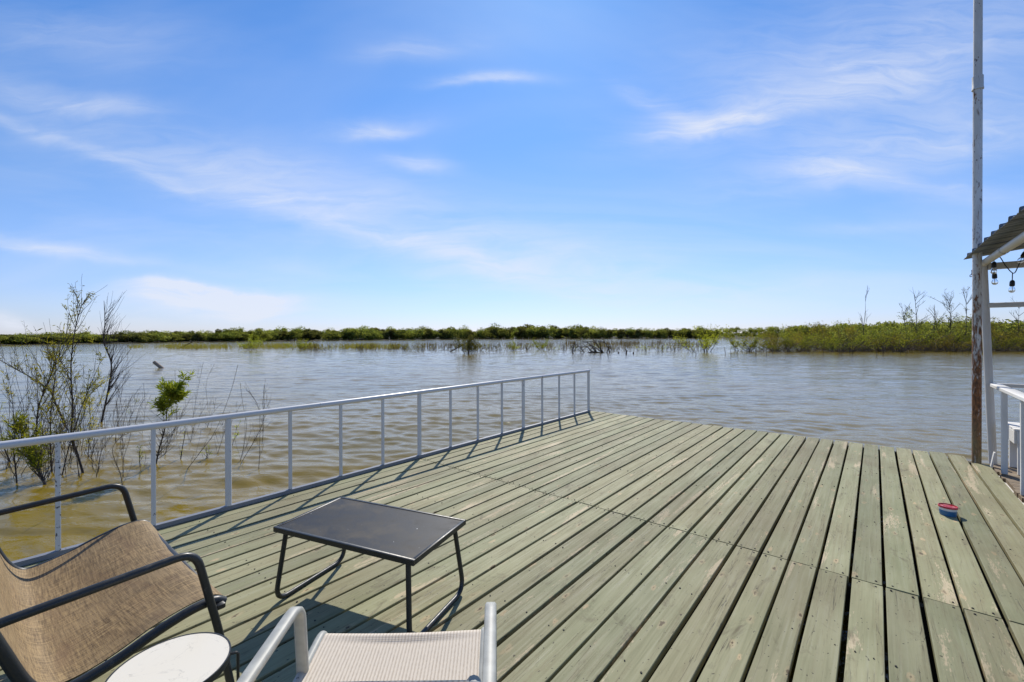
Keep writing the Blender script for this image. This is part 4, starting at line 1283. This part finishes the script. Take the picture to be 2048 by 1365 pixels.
willow([(515, 1200), (480, 1080), (443, 960), (452, 800), (440, 550), (462, 330), (500, 180), (540, 105)], .017, 'tallest dark willow stem at left with leafy twigs against the sky', 44, 'yellow', 620, .62, 1, (.25, 1), .55)
willow([(405, 900), (345, 770), (310, 690), (200, 610), (90, 550), (0, 498), (-80, 450)], .024, 'thick dark branch arching left out of the frame from its stem', 26, 'yellow', 420, .7, 2, (.1, 1), .6)
willow([(215, 1130), (225, 950), (240, 790), (300, 630), (350, 500), (400, 390), (430, 200)], .016, 'dark stem leaning right behind the left railing with yellow leaf tufts', 44, 'yellow', 760, .85, 3, (.3, 1), .6)
willow([(630, 882), (660, 740), (682, 620), (688, 510), (645, 390), (650, 260), (645, 130)], .024, 'bare dark willow with fan of curved twigs on its right side', 64, None, 0, .95, 4, (0, 0), .4, .55)
willow([(280, 1268), (235, 1180), (185, 1100), (130, 1000), (75, 890)], .020, 'slanting dark stem nearest the railing with lime leaf clump on top', 44, 'lime', 900, .46, 5, (.35, 1), .7, 0, None, .085)
willow([(105, 1268), (95, 1150), (85, 1060), (90, 930), (70, 700), (40, 560)], .010, 'thin straight stem left of the slanting lime leafed stem', 22, 'yellow', 300, .45, 6, (.3, 1), .6)
willow([(965, 1155), (990, 1040), (1022, 930), (1038, 810), (1062, 740), (1085, 680)], .014, 'willow sapling with dense bright lime leaf clump behind middle railing', 50, 'lime', 1900, .36, 7, (.55, .97), 1.3, .10, None, .085)
willow([(322, 1192), (312, 1000), (318, 800), (345, 560), (335, 420)], .013, 'brown upright stem just left of the chipped baluster', 34, 'yellow', 560, .75, 8, (.2, 1), .6, 0, None, .075, None, 'flooded_willow', 'bark')
willow([(65, 1135), (25, 1040), (5, 940), (-20, 800)], .014, 'dark stub stem at the extreme left edge of the water', 8, 'lime', 90, .35, 9)
willow([(385, 1215), (430, 1030), (520, 760), (600, 560), (640, 490)], .009, 'long thin stem slanting right between two dark willows', 20, 'yellow', 420, .5, 10)
willow([(545, 1110), (560, 900), (560, 720), (640, 640)], .008, 'leafy thin stem with yellow tufts left of bare willow', 24, 'yellow', 650, .42, 11, (.3, 1), .8, .1)
willow([(870, 1170), (865, 1090), (862, 1040)], .008, 'short sprout with pale green leaves beside the second baluster', 8, 'lime', 60, .25, 12, (0, 1), .6, .1, None, .05)
willow([(1285, 1122), (1284, 1080), (1282, 1040)], .012, 'short stub with small green sprouts left of the thick post', 6, 'lime', 36, .22, 13, (0, 1), .8, 0, None, .05)
willow([(1120, 1122), (1132, 1040), (1146, 960), (1140, 930)], .010, 'short dark upright stub between two balusters', 7, 'lime', 14, .2, 14, (0, 1), .7, 0, None, .05)
willow([(1440, 1030), (1460, 960), (1470, 905)], .006, 'tiny sprig with lime leaf tuft right of the thick post', 5, 'lime', 44, .16, 15, (0, 1), .8, 0, None, .05)
willow([(790, 905), (830, 800), (860, 700)], .005, 'thin twig with small lime tip in open water right of bare willow', 8, 'lime', 40, .3, 16, (.4, 1), .6, .1, None, .05)
tw = [[(1160, 1177), (1250, 1060), (1340, 930), (1430, 700), (1475, 530)], [(1490, 1132), (1515, 1020), (1528, 900), (1505, 760), (1490, 640)],
      [(1605, 1182), (1612, 1020), (1605, 800), (1545, 690)], [(1190, 890), (1210, 780), (1232, 660), (1262, 508)], [(765, 1312), (745, 1200), (702, 1090), (705, 1030), (760, 970), (850, 930)],
      [(497, 1232), (475, 1120), (455, 960), (470, 800)], [(578, 1185), (570, 1090), (600, 1000), (640, 900)], [(1500, 1130), (1570, 1010), (1630, 880), (1640, 650)],
      [(1625, 1030), (1635, 900), (1632, 760), (1640, 650)], [(1020, 1090), (1060, 980), (1120, 860), (1150, 800)], [(1085, 930), (1130, 840), (1160, 780), (1180, 740)],
      [(965, 1120), (1030, 1010), (1080, 930), (1140, 800)], [(100, 1150), (200, 960), (330, 760), (420, 640)], [(260, 1120), (255, 1000), (230, 700), (225, 480)],
      [(520, 1090), (560, 960), (640, 700), (690, 560)], [(180, 1100), (175, 900), (170, 600), (130, 380)], [(440, 1060), (400, 800), (330, 600), (250, 430)],
      [(700, 860), (740, 700), (780, 600), (800, 330)], [(1285, 920), (1320, 830), (1380, 760)], [(1000, 1095), (1010, 960), (1050, 850)], [(600, 1130), (610, 1060), (605, 1010)],
      [(620, 1185), (615, 1160), (625, 1150)], [(1350, 1080), (1390, 950), (1400, 900)], [(40, 1180), (50, 1080), (20, 960)], [(1095, 960), (1100, 870), (1085, 560)], [(1290, 790), (1280, 640), (1330, 520)],
      [(30, 1060), (60, 800), (40, 560), (0, 380)], [(140, 1080), (150, 820), (100, 600), (90, 400)], [(330, 1060), (380, 860), (420, 640), (400, 420)], [(60, 980), (120, 780), (200, 640), (230, 420)],
      [(480, 1010), (500, 860), (570, 660), (600, 440)], [(250, 1010), (280, 860), (350, 700), (480, 560)], [(690, 980), (720, 880), (780, 740)], [(880, 960), (900, 800), (890, 640)],
      [(1180, 1010), (1210, 900), (1290, 760)], [(1400, 1010), (1430, 900), (1500, 760)], [(840, 880), (870, 780), (910, 730)], [(1050, 1020), (1090, 900), (1095, 800)]]
for i in range(46):
    x = rnd.uniform(-60, 800)*(rnd.random()**.25 if i % 3 else 1); y0 = rnd.uniform(880, 1240); h = rnd.uniform(140, 460); lx = rnd.uniform(-60, 130)
    tw.append([(x, y0), (x+lx*.2+rnd.uniform(-12, 12), y0-h*.35), (x+lx*.6+rnd.uniform(-12, 12), y0-h*.7), (x+lx*1.2, y0-h)])
for i, pl in enumerate(tw):
    where = ('left of the bare willow', 'between the bare willow and thick post', 'right of the thick post')[(pl[0][0] > 630)+(pl[0][0] > 1410)]
    willow(pl, .0055, 'thin bare twig in the muddy water '+where, 5+i % 5, None, 0, .42, 40+i, (0, 0), .5, 0, None, .05, 'thin bare twigs '+where, 'drowned_twig', 'bark' if i % 3 else 'darkbark')
